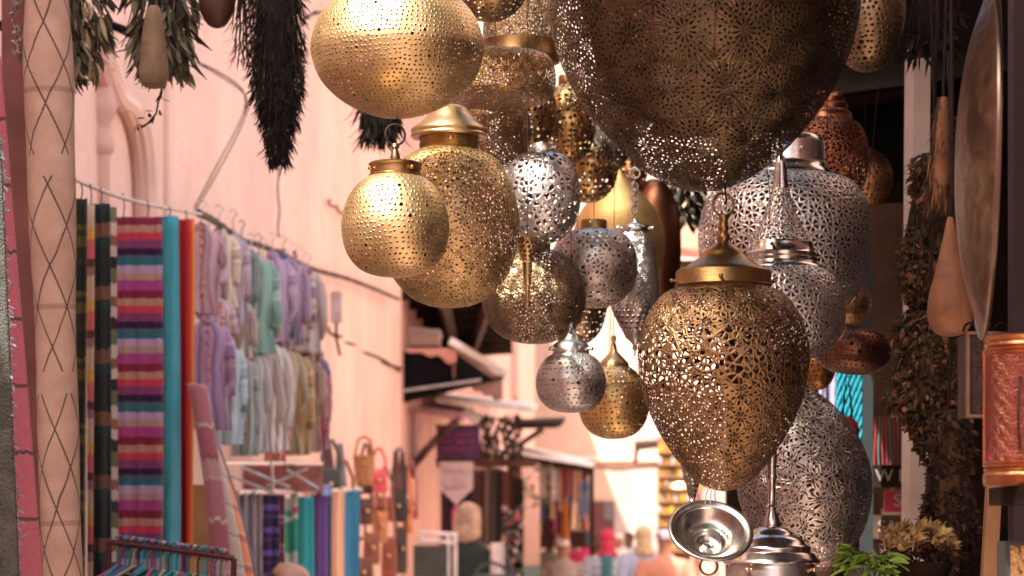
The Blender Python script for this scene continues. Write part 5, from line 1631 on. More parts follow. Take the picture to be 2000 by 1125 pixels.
    for s in (-1, 1):
        if arms == 'front': pts = [(s * (sh - .02), .01, 1.40), (s * (sh + .045), 0.0, 1.27), (s * (sh + .055), 0.0, 1.13)]
        else: pts = [(s * (sh - .02), .01, 1.40), (s * (sh + .04), .02, 1.28), (s * (sh + .062), .03, 1.10)]
        rad = [.078, .072, .062]
        if robe or arms == 'long':
            pts.append((s * (sh + .075), -.02, .92)); rad.append(.055)
        m.tube([tuple(q * k for q in p) for p in pts], [r * k for r in rad], 14, cap=False)
    m.build('robe' if robe else 'shirt', tm, e, sharp=0)
    if not robe:
        m = MB()
        for s in (-1, 1):
            m.loft([((s * .085 * k, .01 * k, .94 * k), .098 * k, .125 * k), ((s * .098 * k, .0, .5 * k), .078 * k, .085 * k), ((s * .10 * k, .02 * k, .08 * k), .062 * k, .07 * k)], 16)
        m.build('trousers', fabric('legs_' + label[:14].replace(' ', '_'), bottom_c), e, sharp=0)
    # hair, cap or scarf
    hc = plain('hair_%d%d%d' % tuple(int(c * 99) for c in hair_c), hair_c, 0.75, 0.3, 30, 0.5, 160)
    if head in ('hair', 'long'):
        m = MB().ball((0, .012 * k, 1.632 * k), .096 * k, 18, (0.90, 1.04, 0.98))
        m.v = [v if (v.y > -0.045 * k or v.z > 1.665 * k) else Vector((v.x, -0.045 * k, max(v.z, 1.6 * k))) for v in m.v]
        if head == 'long':
            m.loft([((0, .045 * k, 1.66 * k), .085 * k, .055 * k), ((0, .055 * k, 1.56 * k), .095 * k, .06 * k), ((0, .06 * k, 1.49 * k), .10 * k, .05 * k), ((0.01, .08 * k, 1.46 * k), .06 * k, .03 * k)], 18)
        if head == 'long':
            for q in range(220):
                a = R.uniform(-0.4, pi + 0.4)
                z0 = R.uniform(1.56, 1.70)
                m.leaf(Vector((cos(a) * .080 * k, (.02 + sin(a) * .09) * k, z0 * k)), Vector((cos(a) * .08, sin(a) * .08, -1)), Vector((-sin(a), cos(a), 0)), R.uniform(.07, .12) * k, .007 * k, R.uniform(-.1, .05))
        for v in m.v: v += Vector((R.uniform(-1, 1), R.uniform(-1, 1), R.uniform(-1, 1))) * 0.004
        m.build('hair', hc, e, sharp=0)
    elif head == 'cap':
        MB().lathe([(.098 * k, 1.635 * k), (.101 * k, 1.66 * k), (.096 * k, 1.695 * k), (.07 * k, 1.718 * k), (0, 1.724 * k)], smooth=True, seg=28).build('cap', hc, e, sharp=0)
    elif head == 'scarf':
        m = MB().ball((0, .012 * k, 1.63 * k), .098 * k, 18, (0.90, 1.06, 1.0))
        m.v = [v if (v.y > -0.05 * k or v.z > 1.67 * k) else Vector((v.x, -0.05 * k, v.z)) for v in m.v]
        m.loft([((0, .03 * k, 1.60 * k), .085 * k, .09 * k), ((0, .03 * k, 1.53 * k), .078 * k, .09 * k), ((0, .02 * k, 1.46 * k), .10 * k, .10 * k), ((0, .03 * k, 1.41 * k), .13 * k, .12 * k)], 20)
        m.build('headscarf', hc, e, sharp=0)
    if abs(face) < 1.8:
        for s in (-1, 1):
            MB().ball((s * .032 * k, -.088 * k, 1.625 * k), .011 * k, 8).build('eye', plain('eye_dark', (0.02, 0.015, 0.012), 0.3), e)
        MB().tube([(-.022 * k, -.092 * k, 1.555 * k), (0, -.1 * k, 1.553 * k), (.022 * k, -.092 * k, 1.555 * k)], .006 * k, 6).build('mouth', plain('lip', (0.25, 0.09, 0.08), 0.5), e)
    return e


SKN, SKD = (0.46, 0.26, 0.18), (0.22, 0.11, 0.07)
wm = person('grey blonde woman seen from behind in a dark green sleeveless top', 915, 982, 9.9, pi - 0.25, SKN, (0.02, 0.035, 0.032), (0.05, 0.05, 0.06), (0.52, 0.38, 0.28), 'long', arms='front', shoulder=1.05)
hb = empty('shoulder_bag', P(960, 1150, 9.6), 'dark teal shoulder bag at the back of the blonde woman', 'bag')
MB().loft([((0, 0, -.14), .14, .06), ((0, 0, -.1), .155, .07), ((0, 0, .0), .15, .065), ((0, 0, .08), .13, .05), ((0, 0, .1), .11, .03)], 20).build('bag_body', plain('bag_teal_black', (0.03, 0.05, 0.055), 0.45), hb)
MB().tube([(-.12, 0, .08), (-.08, 0.01, .15), (0, 0.02, .18), (.08, 0.01, .15), (.12, 0, .08)], 0.012, 6).build('strap', plain('bag_teal_black', (0.03, 0.05, 0.055), 0.45), hb)
cloth('white_shawl', 'white shawl hanging at the right arm of the blonde woman', 'shawl', 957, 984, 1060, 1150, 9.8, fabric('shawl', (0.66, 0.60, 0.62)), 1.2, 0.03, narrow=-0.2)
person('bald man at the bottom edge in front of the folded scarves', 569, 1079, 5.1, -1.2, (0.50, 0.27, 0.19), (0.55, 0.42, 0.36), (0.08, 0.08, 0.1), (0.2, 0.1, 0.08), 'bald')
person('man in a grey green striped shirt and white cap walking up the lane', 1073, 1040, 17.5, 0.1, SKD, (0.22, 0.25, 0.20), (0.12, 0.12, 0.13), (0.66, 0.62, 0.62), 'cap', stripes_c=(0.36, 0.38, 0.33))
person('man in a long pale grey robe and white skull cap', 1098, 1054, 16.6, 0.0, SKN, (0.42, 0.38, 0.36), (0.2, 0.2, 0.2), (0.72, 0.70, 0.70), 'cap', robe=True)
person('man in a bright pink shirt and cap behind the robed man', 1146, 1034, 18.5, 0.2, SKD, (0.60, 0.05, 0.18), (0.1, 0.1, 0.14), (0.30, 0.26, 0.28), 'cap')
person('woman in a red head scarf and blue striped top seen from behind', 1187, 1034, 15.2, pi, SKN, (0.30, 0.36, 0.50), (0.1, 0.14, 0.2), (0.50, 0.03, 0.08), 'scarf', stripes_c=(0.50, 0.54, 0.62), arms='long')
person('dark haired man far down the lane in a pale blue shirt', 1228, 1040, 21.0, 0.0, SKD, (0.50, 0.56, 0.66), (0.1, 0.1, 0.14), (0.02, 0.015, 0.015), 'hair')
person('woman in a pale yellow head scarf and light blue top seen from behind', 1256, 1028, 14.6, pi + 0.2, SKN, (0.34, 0.42, 0.62), (0.2, 0.2, 0.3), (0.48, 0.37, 0.22), 'scarf', arms='long')
person('person in a peach top and lavender cap seen from behind', 1300, 1036, 13.4, pi, SKN, (0.55, 0.26, 0.18), (0.3, 0.2, 0.2), (0.42, 0.33, 0.42), 'cap', shoulder=1.12, arms='long')
person('dark haired person far behind the woman in the red head scarf', 1170, 1046, 22.0, 0.3, SKD, (0.10, 0.08, 0.10), (0.1, 0.1, 0.1), (0.02, 0.015, 0.015), 'hair')
person('man in a dark red shirt far down the lane beside the scarf stall', 1122, 1044, 21.0, 0.1, SKD, (0.30, 0.04, 0.05), (0.1, 0.1, 0.12), (0.02, 0.015, 0.015), 'hair')
person('woman in a white head scarf far down the lane behind the red scarf', 1208, 1043, 19.5, 0.0, SKN, (0.62, 0.58, 0.56), (0.3, 0.3, 0.34), (0.68, 0.65, 0.64), 'scarf', arms='long')
person('man in a dark blue shirt walking away beside the teal footed pier', 1050, 1046, 19.0, pi, SKD, (0.05, 0.08, 0.20), (0.08, 0.08, 0.1), (0.03, 0.02, 0.02), 'hair')
person('child in a yellow shirt walking between the pink shirt and the red scarf', 1166, 1066, 17.0, 0.0, SKD, (0.55, 0.38, 0.06), (0.1, 0.12, 0.2), (0.03, 0.02, 0.02), 'hair')
cloth('teal_shoulder_bag', 'teal cloth bag slung on the back of the woman in the red head scarf', 'bag', 1172, 1196, 1085, 1180, 14.9, fabric('teal_bag', (0.06, 0.20, 0.22)), 1, 0.03)


# ------------------------------------------------------------------ drying herbs at the top
def bundle(name, label, cx, y0, y1, hw0, hw1, Y, n, ln, wd, mats, cat='dried herbs', depth=0.6, spread=0.4, curl=0.5, taper=None, stem_m=None, core=None, crv=0.0):
    """a bunch of dried leaves hanging head down; leaves spread through a volume, in several tones"""
    e = empty(name, P(cx, y0, Y), label, cat, 'dried herbs and flowers hanging at the top' if y0 < 60 else None)
    H = S(y1 - y0, Y)
    parts = [MB() for _ in mats]
    st = MB()
    for i in range(n):
        t = R.random() ** 0.8
        hw = S(hw0 + (hw1 - hw0) * t, Y)
        if taper: hw *= taper(t)
        a, r = R.uniform(0, 2 * pi), (sqrt(R.random()) if not core else R.uniform(0.55, 1.0))
        p = Vector((hw * r * cos(a) + S(crv * t, Y), hw * depth * r * sin(a), -H * t))
        d = Vector((cos(a) * spread * R.uniform(.2, 1.3), sin(a) * spread * R.uniform(.2, 1.3), -1 + R.uniform(-.1, .5)))
        k = min(int(R.random() ** 1.3 * len(mats)), len(mats) - 1)
        sd_ = Vector((R.uniform(-1, 1), R.uniform(-1, 1), R.uniform(-.2, .2)))
        L = S(ln, Y) * R.uniform(.5, 1.3)
        if t > 0.86: L *= 0.7
        parts[k].leaf(p, d, sd_, L, S(wd, Y) * R.uniform(.5, 1.2), R.uniform(-curl, curl))
        if i % 7 == 0:
            st.tube([Vector((p.x * 0.35, p.y * 0.35, 0.0)), Vector((p.x * .75, p.y * .75, p.z * .6)), p], 0.0015, 4, cap=False)
    for m, (nm, mt) in zip(parts, mats):
        if m.v: m.build(nm, mt, e, sharp=0)
    st.build('stems', stem_m or plain('stem_brown', (0.06, 0.04, 0.025), 0.9), e, sharp=0)
    if core:
        MB().tube([(S(crv * t / 4, Y), 0, -H * (t / 4)) for t in range(5)], [S(c_, Y) for c_ in core], 10).build('bound_core', mats[0][1], e)
    e2 = MB().tube([(0, 0, -0.01), (0.01, 0, 0.3), (0, 0, 0.6)], 0.003, 6).build('string', iron, e)
    return e


lf_dark = plain('leaf_dark_dry', (0.050, 0.045, 0.030), 0.9, 0.35, 20, island=0.5)
lf_grey = plain('leaf_grey_green', (0.12, 0.115, 0.075), 0.9, 0.3, 20, island=0.5)
lf_pale = plain('leaf_pale_dry', (0.36, 0.27, 0.17), 0.9, 0.3, 20, island=0.4)
lf_white = plain('flower_white_dry', (0.55, 0.46, 0.44), 0.9, 0.2, 20, island=0.3)
lf_black = plain('twig_black', (0.006, 0.005, 0.0045), 0.95, 0.4, 20, island=0.5)
lf_brown = plain('flower_brown_dry', (0.115, 0.062, 0.036), 0.95, 0.4, 25, island=0.55)
lf_rust = plain('flower_rust_dry', (0.24, 0.11, 0.055), 0.95, 0.35, 25, island=0.5)
lf_moss = plain('flower_moss_dry', (0.085, 0.075, 0.04), 0.95, 0.35, 25, island=0.5)
YH = 2.75
bundle('herb_bunch', 'wide bunch of dry grey leaves with pale tips at the top left corner', 122, -70, 150, 96, 84, YH, 620, 44, 6.5, [('dark_leaves', lf_dark), ('grey_leaves', lf_grey), ('pale_leaves', lf_pale)], taper=lambda t: 1.0 - 0.35 * max(0, t - .6) / .4)
ew = empty('flower_strand', P(62, 40, YH - 0.1), 'two thin strands of white dried flowers dangling from the wide leaf bunch', 'dried flowers')
for x0, y0_, y1_ in ((30, -40, 100), (64, 0, 225), (110, -10, 110)):
    m, stm = MB(), MB()
    pts = [P(x0 + 4 * sin(i), y0_ + (y1_ - y0_) * i / 10, YH - 0.1) - ew.location for i in range(11)]
    stm.tube(pts, 0.0012, 4)
    stm.build('strand_stem', plain('stem_brown', (0.06, 0.04, 0.025), 0.9), ew)
    for i in range(34):
        t = R.random() ** 0.9
        p = P(x0 + 4 * sin(10 * t) + R.uniform(-4, 4), y0_ + (y1_ - y0_) * t, YH - 0.1) - ew.location
        for q in range(2): m.leaf(p, Vector((R.uniform(-1, 1), R.uniform(-1, 1), R.uniform(-1, .3))), Vector((0, 1, 0)), S(9, YH), S(3.2, YH), 0.6)
    m.build('white_flowers', lf_white, ew, sharp=0)
bundle('herb_bunch', 'bunch of long dull green leaves hanging round the pale calabash', 318, -60, 140, 78, 66, YH, 470, 52, 6.0, [('dark_leaves', lf_dark), ('grey_leaves', lf_grey), ('mid_leaves', plain('leaf_mid_dry', (0.20, 0.165, 0.10), 0.9, 0.3, 20, island=0.4))], taper=lambda t: 1.0 - 0.3 * t)


def gourd(label, cx, y0, prof, Y, mat):
    e = empty('calabash_gourd', P(cx, y0, Y), label, 'gourd')
    MB().lathe([(S(a, Y), -S(b, Y)) for a, b in prof], smooth=True, seg=36).build('shell', mat, e, sharp=0)
    MB().tube([(0, 0, -0.005), (0.004, 0, 0.05), (0, 0, 0.5)], 0.003, 6).build('string', iron, e)
    return e


g_tan = plain('gourd_tan', (0.20, 0.13, 0.075), 0.6, 0.3, 26, 0.4, 60)
g_dark = plain('gourd_dark', (0.055, 0.028, 0.018), 0.55, 0.35, 10)
g_or = plain('gourd_orange', (0.36, 0.17, 0.09), 0.55, 0.28, 26, 0.4, 60)
gourd('tan bottle shaped calabash hanging among the dull green leaves', 300, 10, [(0, 0), (12, 6), (20, 40), (25, 90), (29, 130), (24, 154), (10, 162), (0, 163)], YH - 0.13, g_tan)
gourd('dark calabash hanging below the wide leaf bunch', 122, 70, [(0, 0), (8, 4), (18, 30), (23, 62), (17, 84), (0, 90)], YH - 0.05, g_dark)
gourd('brown round calabash at the top edge beside the black twig bunch', 424, -60, [(0, 0), (16, 4), (34, 44), (34, 78), (20, 106), (8, 114), (0, 115)], YH, plain('gourd_brown', (0.075, 0.032, 0.02), 0.5, 0.3, 10))
bundle('twig_bunch', 'long black bunch of bound thyme twigs hanging against the pink wall', 535, -70, 250, 60, 50, YH, 2600, 26, 1.5, [('black_twigs', lf_black), ('dark_twigs', plain('twig_darkbrown', (0.014, 0.009, 0.007), 0.95, 0.4, 20, island=0.5))], taper=lambda t: 1.0 - 0.25 * max(0, t - .7) / .3, spread=0.5, core=(36, 34, 30, 22, 6), crv=10)
bundle('twig_bunch', 'tail of black thyme twigs under the long black bunch', 545, 190, 320, 42, 14, YH, 700, 30, 1.5, [('black_twigs', lf_black)], spread=0.35, core=(20, 16, 12, 6, 3))
bundle('twig_bunch', 'thin stray black twigs on the left of the long black bunch', 474, -60, 120, 28, 20, YH, 170, 30, 1.4, [('black_twigs', lf_black)], spread=0.6)
bundle('herb_bunch', 'dark herb bunch hanging behind the bottom of the saucer lantern', 742, 150, 268, 48, 44, 3.3, 360, 44, 3.4, [('dark_leaves', lf_dark), ('black_leaves', lf_black)], taper=lambda t: 1.0 - 0.35 * t, spread=0.25, core=(44, 40, 36, 24, 8))
m = MB()
tw = [P(318, 165, YH), P(310, 195, YH), P(305, 222, YH), P(290, 240, YH), P(275, 250, YH)]
m.tube(tw, 0.002, 5)
for i in range(16): m.leaf(tw[R.randrange(5)] + Vector((R.uniform(-.01, .01), 0, R.uniform(-.01, .01))), Vector((R.uniform(-1, 1), R.uniform(-1, 1), R.uniform(-1, 1))), Vector((0, 1, 0)), 0.016, 0.004, .4)
L_ = tw[0].copy()
m.v = [v - L_ for v in m.v]
o = m.build('dry_twig', lf_black, loc=L_, sharp=0)
tag(o, 'single curled dry twig dangling below the tan calabash', 'twig')

# ------------------------------------------------------------------ the shop on the right
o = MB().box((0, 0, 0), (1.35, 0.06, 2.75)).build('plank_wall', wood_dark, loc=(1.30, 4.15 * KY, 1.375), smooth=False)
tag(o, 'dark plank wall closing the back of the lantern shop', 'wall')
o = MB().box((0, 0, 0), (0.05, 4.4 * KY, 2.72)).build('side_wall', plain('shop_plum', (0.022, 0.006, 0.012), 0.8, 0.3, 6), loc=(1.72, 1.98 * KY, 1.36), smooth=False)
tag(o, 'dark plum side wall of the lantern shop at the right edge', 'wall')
# dark eave
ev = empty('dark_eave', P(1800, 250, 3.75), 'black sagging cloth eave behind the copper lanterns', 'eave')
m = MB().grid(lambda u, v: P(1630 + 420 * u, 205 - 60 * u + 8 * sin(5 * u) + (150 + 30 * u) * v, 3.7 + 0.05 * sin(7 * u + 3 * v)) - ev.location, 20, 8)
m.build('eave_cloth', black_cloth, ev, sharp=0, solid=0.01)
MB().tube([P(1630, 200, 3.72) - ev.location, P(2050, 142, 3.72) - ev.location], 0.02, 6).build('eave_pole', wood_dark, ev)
# weathered door boards
o = MB().box((0, 0, 0), (S(74, 3.5), 0.04, 2.3)).build('door_boards', wood_mid, loc=(P(1738, 0, 3.5).x, 3.5 * KY, 1.22), smooth=False)
tag(o, 'weathered mauve brown board door behind the white post', 'door')
m2 = MB()
for z in (0.52, 0.3, -0.1, -0.4): m2.box((0, -0.03, z), (S(70, 3.5), 0.02, 0.03))
build_each(m2, 'cross_rail', plain('wood_rail', (0.09, 0.055, 0.045), 0.85), o, smooth=False)
MB().tube([(-S(34, 3.5), -0.05, 0.36), (S(34, 3.5), -0.06, 0.375)], 0.009, 8).build('bamboo_pole', plain('bamboo', (0.24, 0.16, 0.11), 0.7), o)
# white post
Yw = 2.78
wp = MB().box((0, 0, -0.62), (S(35, Yw), 0.045, 2.4)).build('white_post', paint_white, loc=P(1788, 92, Yw) + Vector((0, 0, -0.58)), smooth=False)
tag(wp, 'off white painted wooden post with flaking paint beside the dried flowers', 'post')
wp.rotation_euler = (0, 0.008, 0.25)
# dark teal post and hanging yarns
o = MB().box((0, 0, 0), (S(22, 3.3), 0.04, 2.2)).build('teal_post', plain('paint_dark_teal', (0.02, 0.03, 0.032), 0.6), loc=(P(1692, 0, 3.3).x, 3.3 * KY, 1.1), smooth=False)
tag(o, 'dark teal post right of the turquoise yarns', 'post')
ye = empty('yarn_hank', P(1656, 700, 3.2), 'turquoise braided yarn hanks hanging behind the silver scroll egg', 'yarn')
for k in range(5):
    x = (k - 2) * S(10, 3.2)
    for s in range(3):
        pts = [(x + S(4, 3.2) * sin(i * 0.9 + s * 2.1), -0.02 + S(3, 3.2) * cos(i * 0.9 + s * 2.1), -i * 0.012) for i in range(17)]
        MB().tube(pts, S(2.6, 3.2), 6).build('braid', fabric('yarn_turq', (0.01, 0.30, 0.40)), ye, sharp=0)
cloth('lavender_cloth', 'pale lavender cloth beside the turquoise yarn hanks', 'cloth', 1600, 1642, 690, 830, 3.4, fabric('lav', (0.36, 0.34, 0.48)), 2, 0.03)
rbag = empty('red_pouch', P(1655, 815, 3.0), 'dark red leather pouch behind the silver scroll egg', 'pouch')
MB().ball((0, 0, -S(26, 3)), S(26, 3), 18, (0.9, 0.6, 1.1)).build('pouch_body', plain('leather_red', (0.22, 0.02, 0.03), 0.4), rbag)
MB().tube([(-.01, 0, 0), (0, 0, 0.12), (.01, 0, 0)], 0.003, 6).build('strap', iron, rbag)
nk_ = empty('bead_necklaces', P(1735, 815, 3.42), 'red and grey bead necklaces hung on the weathered door', 'necklaces')
for k in range(8):
    m = MB()
    x = (k - 3.5) * S(7.5, 3.42)
    for i in range(30): m.ball((x + 0.0012 * sin(i * .2 + k), 0, -i * 0.0042), 0.0027, 6)
    m.build('bead_string', plain('bead_%d' % (k % 3), [(0.35, 0.03, 0.03), (0.14, 0.16, 0.16), (0.26, 0.05, 0.05)][k % 3], 0.4), nk_)


def text(s, size, parent, loc, mat):
    cu = bpy.data.curves.new('lettering', 'FONT')
    cu.body = s
    cu.size = size
    cu.extrude = 0.0015
    cu.align_x = 'LEFT'
    cu.align_y = 'CENTER'
    cu.materials.append(mat)
    tmp = bpy.data.objects.new('lettering', cu)
    COL.objects.link(tmp)
    me = bpy.data.meshes.new_from_object(tmp.evaluated_get(bpy.context.evaluated_depsgraph_get()))
    bpy.data.objects.remove(tmp)
    o = bpy.data.objects.new('lettering', me)
    COL.objects.link(o)
    o.parent = parent
    o.location = loc
    o.rotation_euler = (pi / 2, 0, 0)


chalk = plain('paint_chalk', (0.36, 0.35, 0.32), 0.8)
for lb, x0, x1, y0, y1, mt, tx, tx0, nm in (('dark wooden sign board lettered W in white paint', 1688, 1790, 908, 952, wood_dark, 'W E', 1708, 'sign_board'),
                                         ('small red sign board lettered S in pale paint', 1727, 1790, 957, 1000, plain('paint_red', (0.40, 0.025, 0.04), 0.6), 'S', 1744, 'sign_board'),
                                         ('weathered sign board lettered SA in white paint', 1694, 1790, 1006, 1052, wood_mid, 'SA', 1713, 'sign_board')):
    Yb = 3.36
    e = empty(nm, P((x0 + x1) / 2, (y0 + y1) / 2, Yb), lb, 'sign')
    MB().box((0, 0, 0), (S(x1 - x0, Yb), 0.015, S(y1 - y0, Yb))).build('board', mt, e, smooth=False)
    text(tx, S(34, Yb), e, (S(tx0 - (x0 + x1) / 2, Yb), -0.010, 0), chalk)

# bright far things seen through the gap under the roof
for k, (a, b, y0, y1, c_) in enumerate(((1650, 1676, 120, 200, (0.7, 0.5, 0.45)), (1672, 1700, 90, 190, (0.5, 0.56, 0.58)), (1696, 1722, 100, 185, (0.08, 0.42, 0.46)), (1718, 1748, 110, 180, (0.55, 0.40, 0.50)), (1744, 1772, 120, 175, (0.72, 0.5, 0.45)))):
    cloth('hanging_shirt', '%s cloth in the bright gap above the black eave' % ['pale rose', 'light grey', 'turquoise', 'mauve', 'peach'][k], 'cloth', a, b, y0, y1 + 40, 5.2, fabric('gap%d' % k, c_), 1.5, 0.03, group='cloths seen in the bright gap')

# dried flowers on the right
bundle('dried_flowers', 'dense brown dried flower garland hanging beside the white post', 1822, 300, 640, 40, 76, 2.45, 2600, 15, 5.5, [('brown_heads', lf_brown), ('moss_heads', lf_moss), ('rust_heads', lf_rust)], cat='dried flowers', spread=1.0, curl=1.2, core=(8, 16, 24, 24, 8), crv=-4, taper=lambda t: 0.85 + 0.22 * sin(11 * t + 1))
bundle('dried_flowers', 'lower half of the dried flower garland, tangled and mossy', 1816, 610, 880, 74, 84, 2.42, 2600, 15, 5.5, [('brown_heads', lf_brown), ('moss_heads', lf_moss), ('rust_heads', lf_rust)], cat='dried flowers', spread=1.0, curl=1.2, core=(12, 30, 36, 30, 8), taper=lambda t: (0.7 + 0.4 * sin(min(1, t * 1.1) * pi) ** 0.5) * (0.88 + 0.16 * sin(13 * t)) * (1 - 0.5 * max(0, t - .7) / .3))
bundle('dried_flowers', 'dark brown dried flowers hanging lowest beside the tan plank', 1852, 800, 1140, 60, 50, 2.38, 2000, 15, 5.5, [('brown_heads', lf_brown), ('dark_heads', plain('flower_dark_dry', (0.055, 0.032, 0.022), 0.95, 0.4, 25, island=0.5))], cat='dried flowers', spread=1.0, curl=1.2, core=(8, 26, 30, 26, 22), taper=lambda t: (0.55 + 0.45 * min(1, t * 4)) * (0.9 + 0.15 * sin(12 * t)))
bundle('straw_bunch', 'rust coloured straw bunch at the top of the flower garland', 1842, 190, 400, 12, 30, 2.4, 380, 44, 1.8, [('rust_straw', lf_rust), ('brown_straw', lf_brown)], cat='straw', spread=0.2, core=(8, 14, 18, 20, 12), crv=-8)
bundle('herb_bunch', 'dark dry herb bunch in the shade at the top right beside the tray', 1800, -80, 110, 90, 60, 2.6, 620, 40, 4.0, [('dark_leaves', lf_black), ('brown_leaves', plain('leaf_darkbrown', (0.05, 0.03, 0.022), 0.9, 0.4, 20, island=0.5))], spread=0.7, core=(60, 60, 50, 40, 20))
gourd('orange pear shaped calabash hanging between the garland and the tray', 1856, 425, [(0, 0), (6, 2), (14, 40), (28, 100), (42, 155), (44, 195), (32, 222), (14, 231), (0, 232)], 2.2, g_or)

bundle('herb_bunch', 'dark herb bunch with pale petals between the plain brass drop and the big silver lantern', 1336, 318, 432, 40, 34, 3.5, 360, 34, 4.0, [('dark_leaves', lf_black), ('brown_leaves', lf_dark), ('pale_petals', lf_pale)], spread=0.6)
e, c = slab('tiled_eave', 'brown tiled eave glimpsed between the slim and the big silver lanterns', 'eave', [P(1322, 500, 8.6), P(1480, 520, 8.6), P(1480, 440, 10.0), P(1318, 455, 10.0)], 0.05, tile_red)
m = MB().box(P(1400, 545, 8.7) - c, (S(150, 8.7), 0.12, S(70, 8.7))).build('eave_board', wood_mid, e, smooth=False)

# engraved tray seen nearly edge on
Yt = 1.62
tr = empty('engraved_tray', P(1926, 312, Yt), 'large engraved metal tray hanging edge on at the right', 'tray')
axv = Vector((-0.993, 0.115, 0.02)).normalized()
rt = axv.to_track_quat('Z', 'Y').to_matrix()
Rr = S(345, Yt)


def traymat():
    t = NT('tray_engraved')
    spn = t.node('ShaderNodeSeparateXYZ', {0: t.uv()})
    w1 = t.node('ShaderNodeTexWave', {'Vector': t.obj(), 'Scale': 9.0, 'Distortion': 14.0, 'Detail': 4.0})
    vn = t.node('ShaderNodeTexVoronoi', {'Vector': t.obj(), 'Scale': 30.0}, feature='DISTANCE_TO_EDGE')
    n = t.noise(14, 5)
    c = t.ramp(t.noise(9, 7, rough=0.75).outputs[0], [(0.36, (0.10, 0.065, 0.045)), (0.5, (0.30, 0.21, 0.14)), (0.62, (0.46, 0.36, 0.29))])
    c = t.mixc(t.mul(t.sat(t.mul(t.sub(w1.outputs[1], 0.55), 4.0)), 0.5), c, (0.16, 0.10, 0.075, 1))
    b = t.node('ShaderNodeBsdfPrincipled', {'Base Color': c, 'Roughness': t.add(0.26, t.mul(n.outputs[0], 0.2)), 'Metallic': 1.0})
    bp = t.node('ShaderNodeBump', {'Strength': 0.6, 'Distance': 0.002, 'Height': t.add(w1.outputs[1], vn.outputs[0])})
    t.t.links.new(bp.outputs[0], b.inputs['Normal'])
    t.t.links.new(b.outputs[0], t.out.inputs[0])
    return t.m


MB().lathe([(0, .034), (Rr * .3, .032), (Rr * .6, .024), (Rr * .85, .010), (Rr * .95, .002), (Rr, 0.0)], smooth=True, seg=96, rot=rt).build('tray_dish', traymat(), tr, sharp=0)
MB().torus((0, 0, 0), Rr, 0.0035, 'Z', n=96, rot=rt).build('rolled_rim', metal('rim_bronze', (0.46, 0.36, 0.28), 0.35), tr)
MB().tube([(0, 0, Rr), (0, 0.01, Rr + 0.1), (0, 0.02, Rr + 0.25)], 0.002, 6).build('hanging_wire', iron, tr)

# copper cylinder lantern on the right edge
Yc = 1.55
ec = empty('table_lantern', P(2016, 802, Yc), 'copper cylinder lantern with a pierced panel over magenta glass at the right edge', 'lantern')
q = S(1, Yc)
MB().lathe([(0, 146 * q), (90 * q, 146 * q), (94 * q, 143 * q), (95 * q, 136 * q), (92 * q, 131 * q), (94 * q, 126 * q), (91 * q, 121 * q), (91 * q, -112 * q), (94 * q, -116 * q), (92 * q, -121 * q), (95 * q, -126 * q), (95 * q, -142 * q), (93 * q, -147 * q), (0, -147 * q)], smooth=False, seg=80).build('cylinder', metal('copper_embossed', (0.62, 0.28, 0.13), 0.33, 0.4, hammer=0.35, hscale=90), ec, sharp=30)
a0, a1 = radians(188), radians(252)


def patch(r, z0, z1, a0, a1, cell, nx=24, nz=24):
    m = MB()
    m.grid(lambda u, v: (r * cos(a0 + (a1 - a0) * u), r * sin(a0 + (a1 - a0) * u), z1 + (z0 - z1) * v), nx, nz)
    w_, h_ = (a1 - a0) * r / cell, (z1 - z0) / cell
    m.uv = [[(a * w_, b * h_) for a, b in f] for f in m.uv]
    return m


patch(91.6 * q, -98 * q, 106 * q, a0, a1, 10 * q).build('magenta_glass', plain('glass_magenta', (0.60, 0.02, 0.15), 0.3, 0.2), ec, sharp=0)
patch(94.5 * q, -98 * q, 106 * q, a0, a1, 30 * q).build('pierced_panel', perf('copper_filigree', (0.50, 0.24, 0.12), 'rosette', 0.22, 0.3, 0.4, warp=0.3, emboss=0.5), ec, sharp=0)
for r_, k in ((95.5, 0), (95.5, 7)):
    pts = []
    aa, bb, z0, z1 = a0 - 0.02 - k * .012, a1 + 0.02 + k * .012, (-102 - k) * q, (110 + k) * q
    for i in range(13): pts.append((aa + (bb - aa) * i / 12, z1))
    for i in range(13): pts.append((bb, z1 + (z0 - z1) * i / 12))
    for i in range(13): pts.append((bb + (aa - bb) * i / 12, z0))
    for i in range(13): pts.append((aa, z0 + (z1 - z0) * i / 12))
    MB().tube([(r_ * q * cos(a), r_ * q * sin(a), z) for a, z in pts], 1.8 * q, 6).build('panel_moulding', copper_bright, ec)
MB().tube([(r_ * cos(1.36 * pi) * q, r_ * sin(1.36 * pi) * q, z * q) for r_, z in ((96, 60), (104, 40), (110, 0), (108, -40), (98, -78))], 2.6 * q, 10).build('handle', plain('handle_plum', (0.05, 0.012, 0.02), 0.35), ec)
# shelf it stands on, dark panel lantern behind, plank, box
o = MB().box((0, 0, 0), (0.16, 0.2, 0.02)).build('shelf', wood_dark, loc=P(2016, 802, Yc) + Vector((0.055, 0.02, -147 * q - 0.0102)), smooth=False)
tag(o, 'dark shelf under the copper cylinder lantern', 'shelf')
Yq = 1.95
eq = empty('panel_lantern', P(1935, 735, Yq), 'dark iron panel lantern with curled top behind the copper cylinder', 'lantern')
q = S(1, Yq)
MB().box((0, 0, 0), (112 * q, 0.07, 160 * q)).build('iron_panel', plain('iron_panel', (0.06, 0.042, 0.036), 0.5, 0.4, 30, 0.5, 90, metal=0.5), eq, smooth=False)
fm = MB()
for a, b, w_, h_ in ((0, 80, 116, 6), (0, -80, 116, 6), (-55, 0, 6, 154), (-22, 0, 5, 154)): fm.box((a * q, -0.037, b * q), (w_ * q, 0.012, h_ * q))
fm.build('frame', bronze, eq, smooth=False)
sc_ = MB()
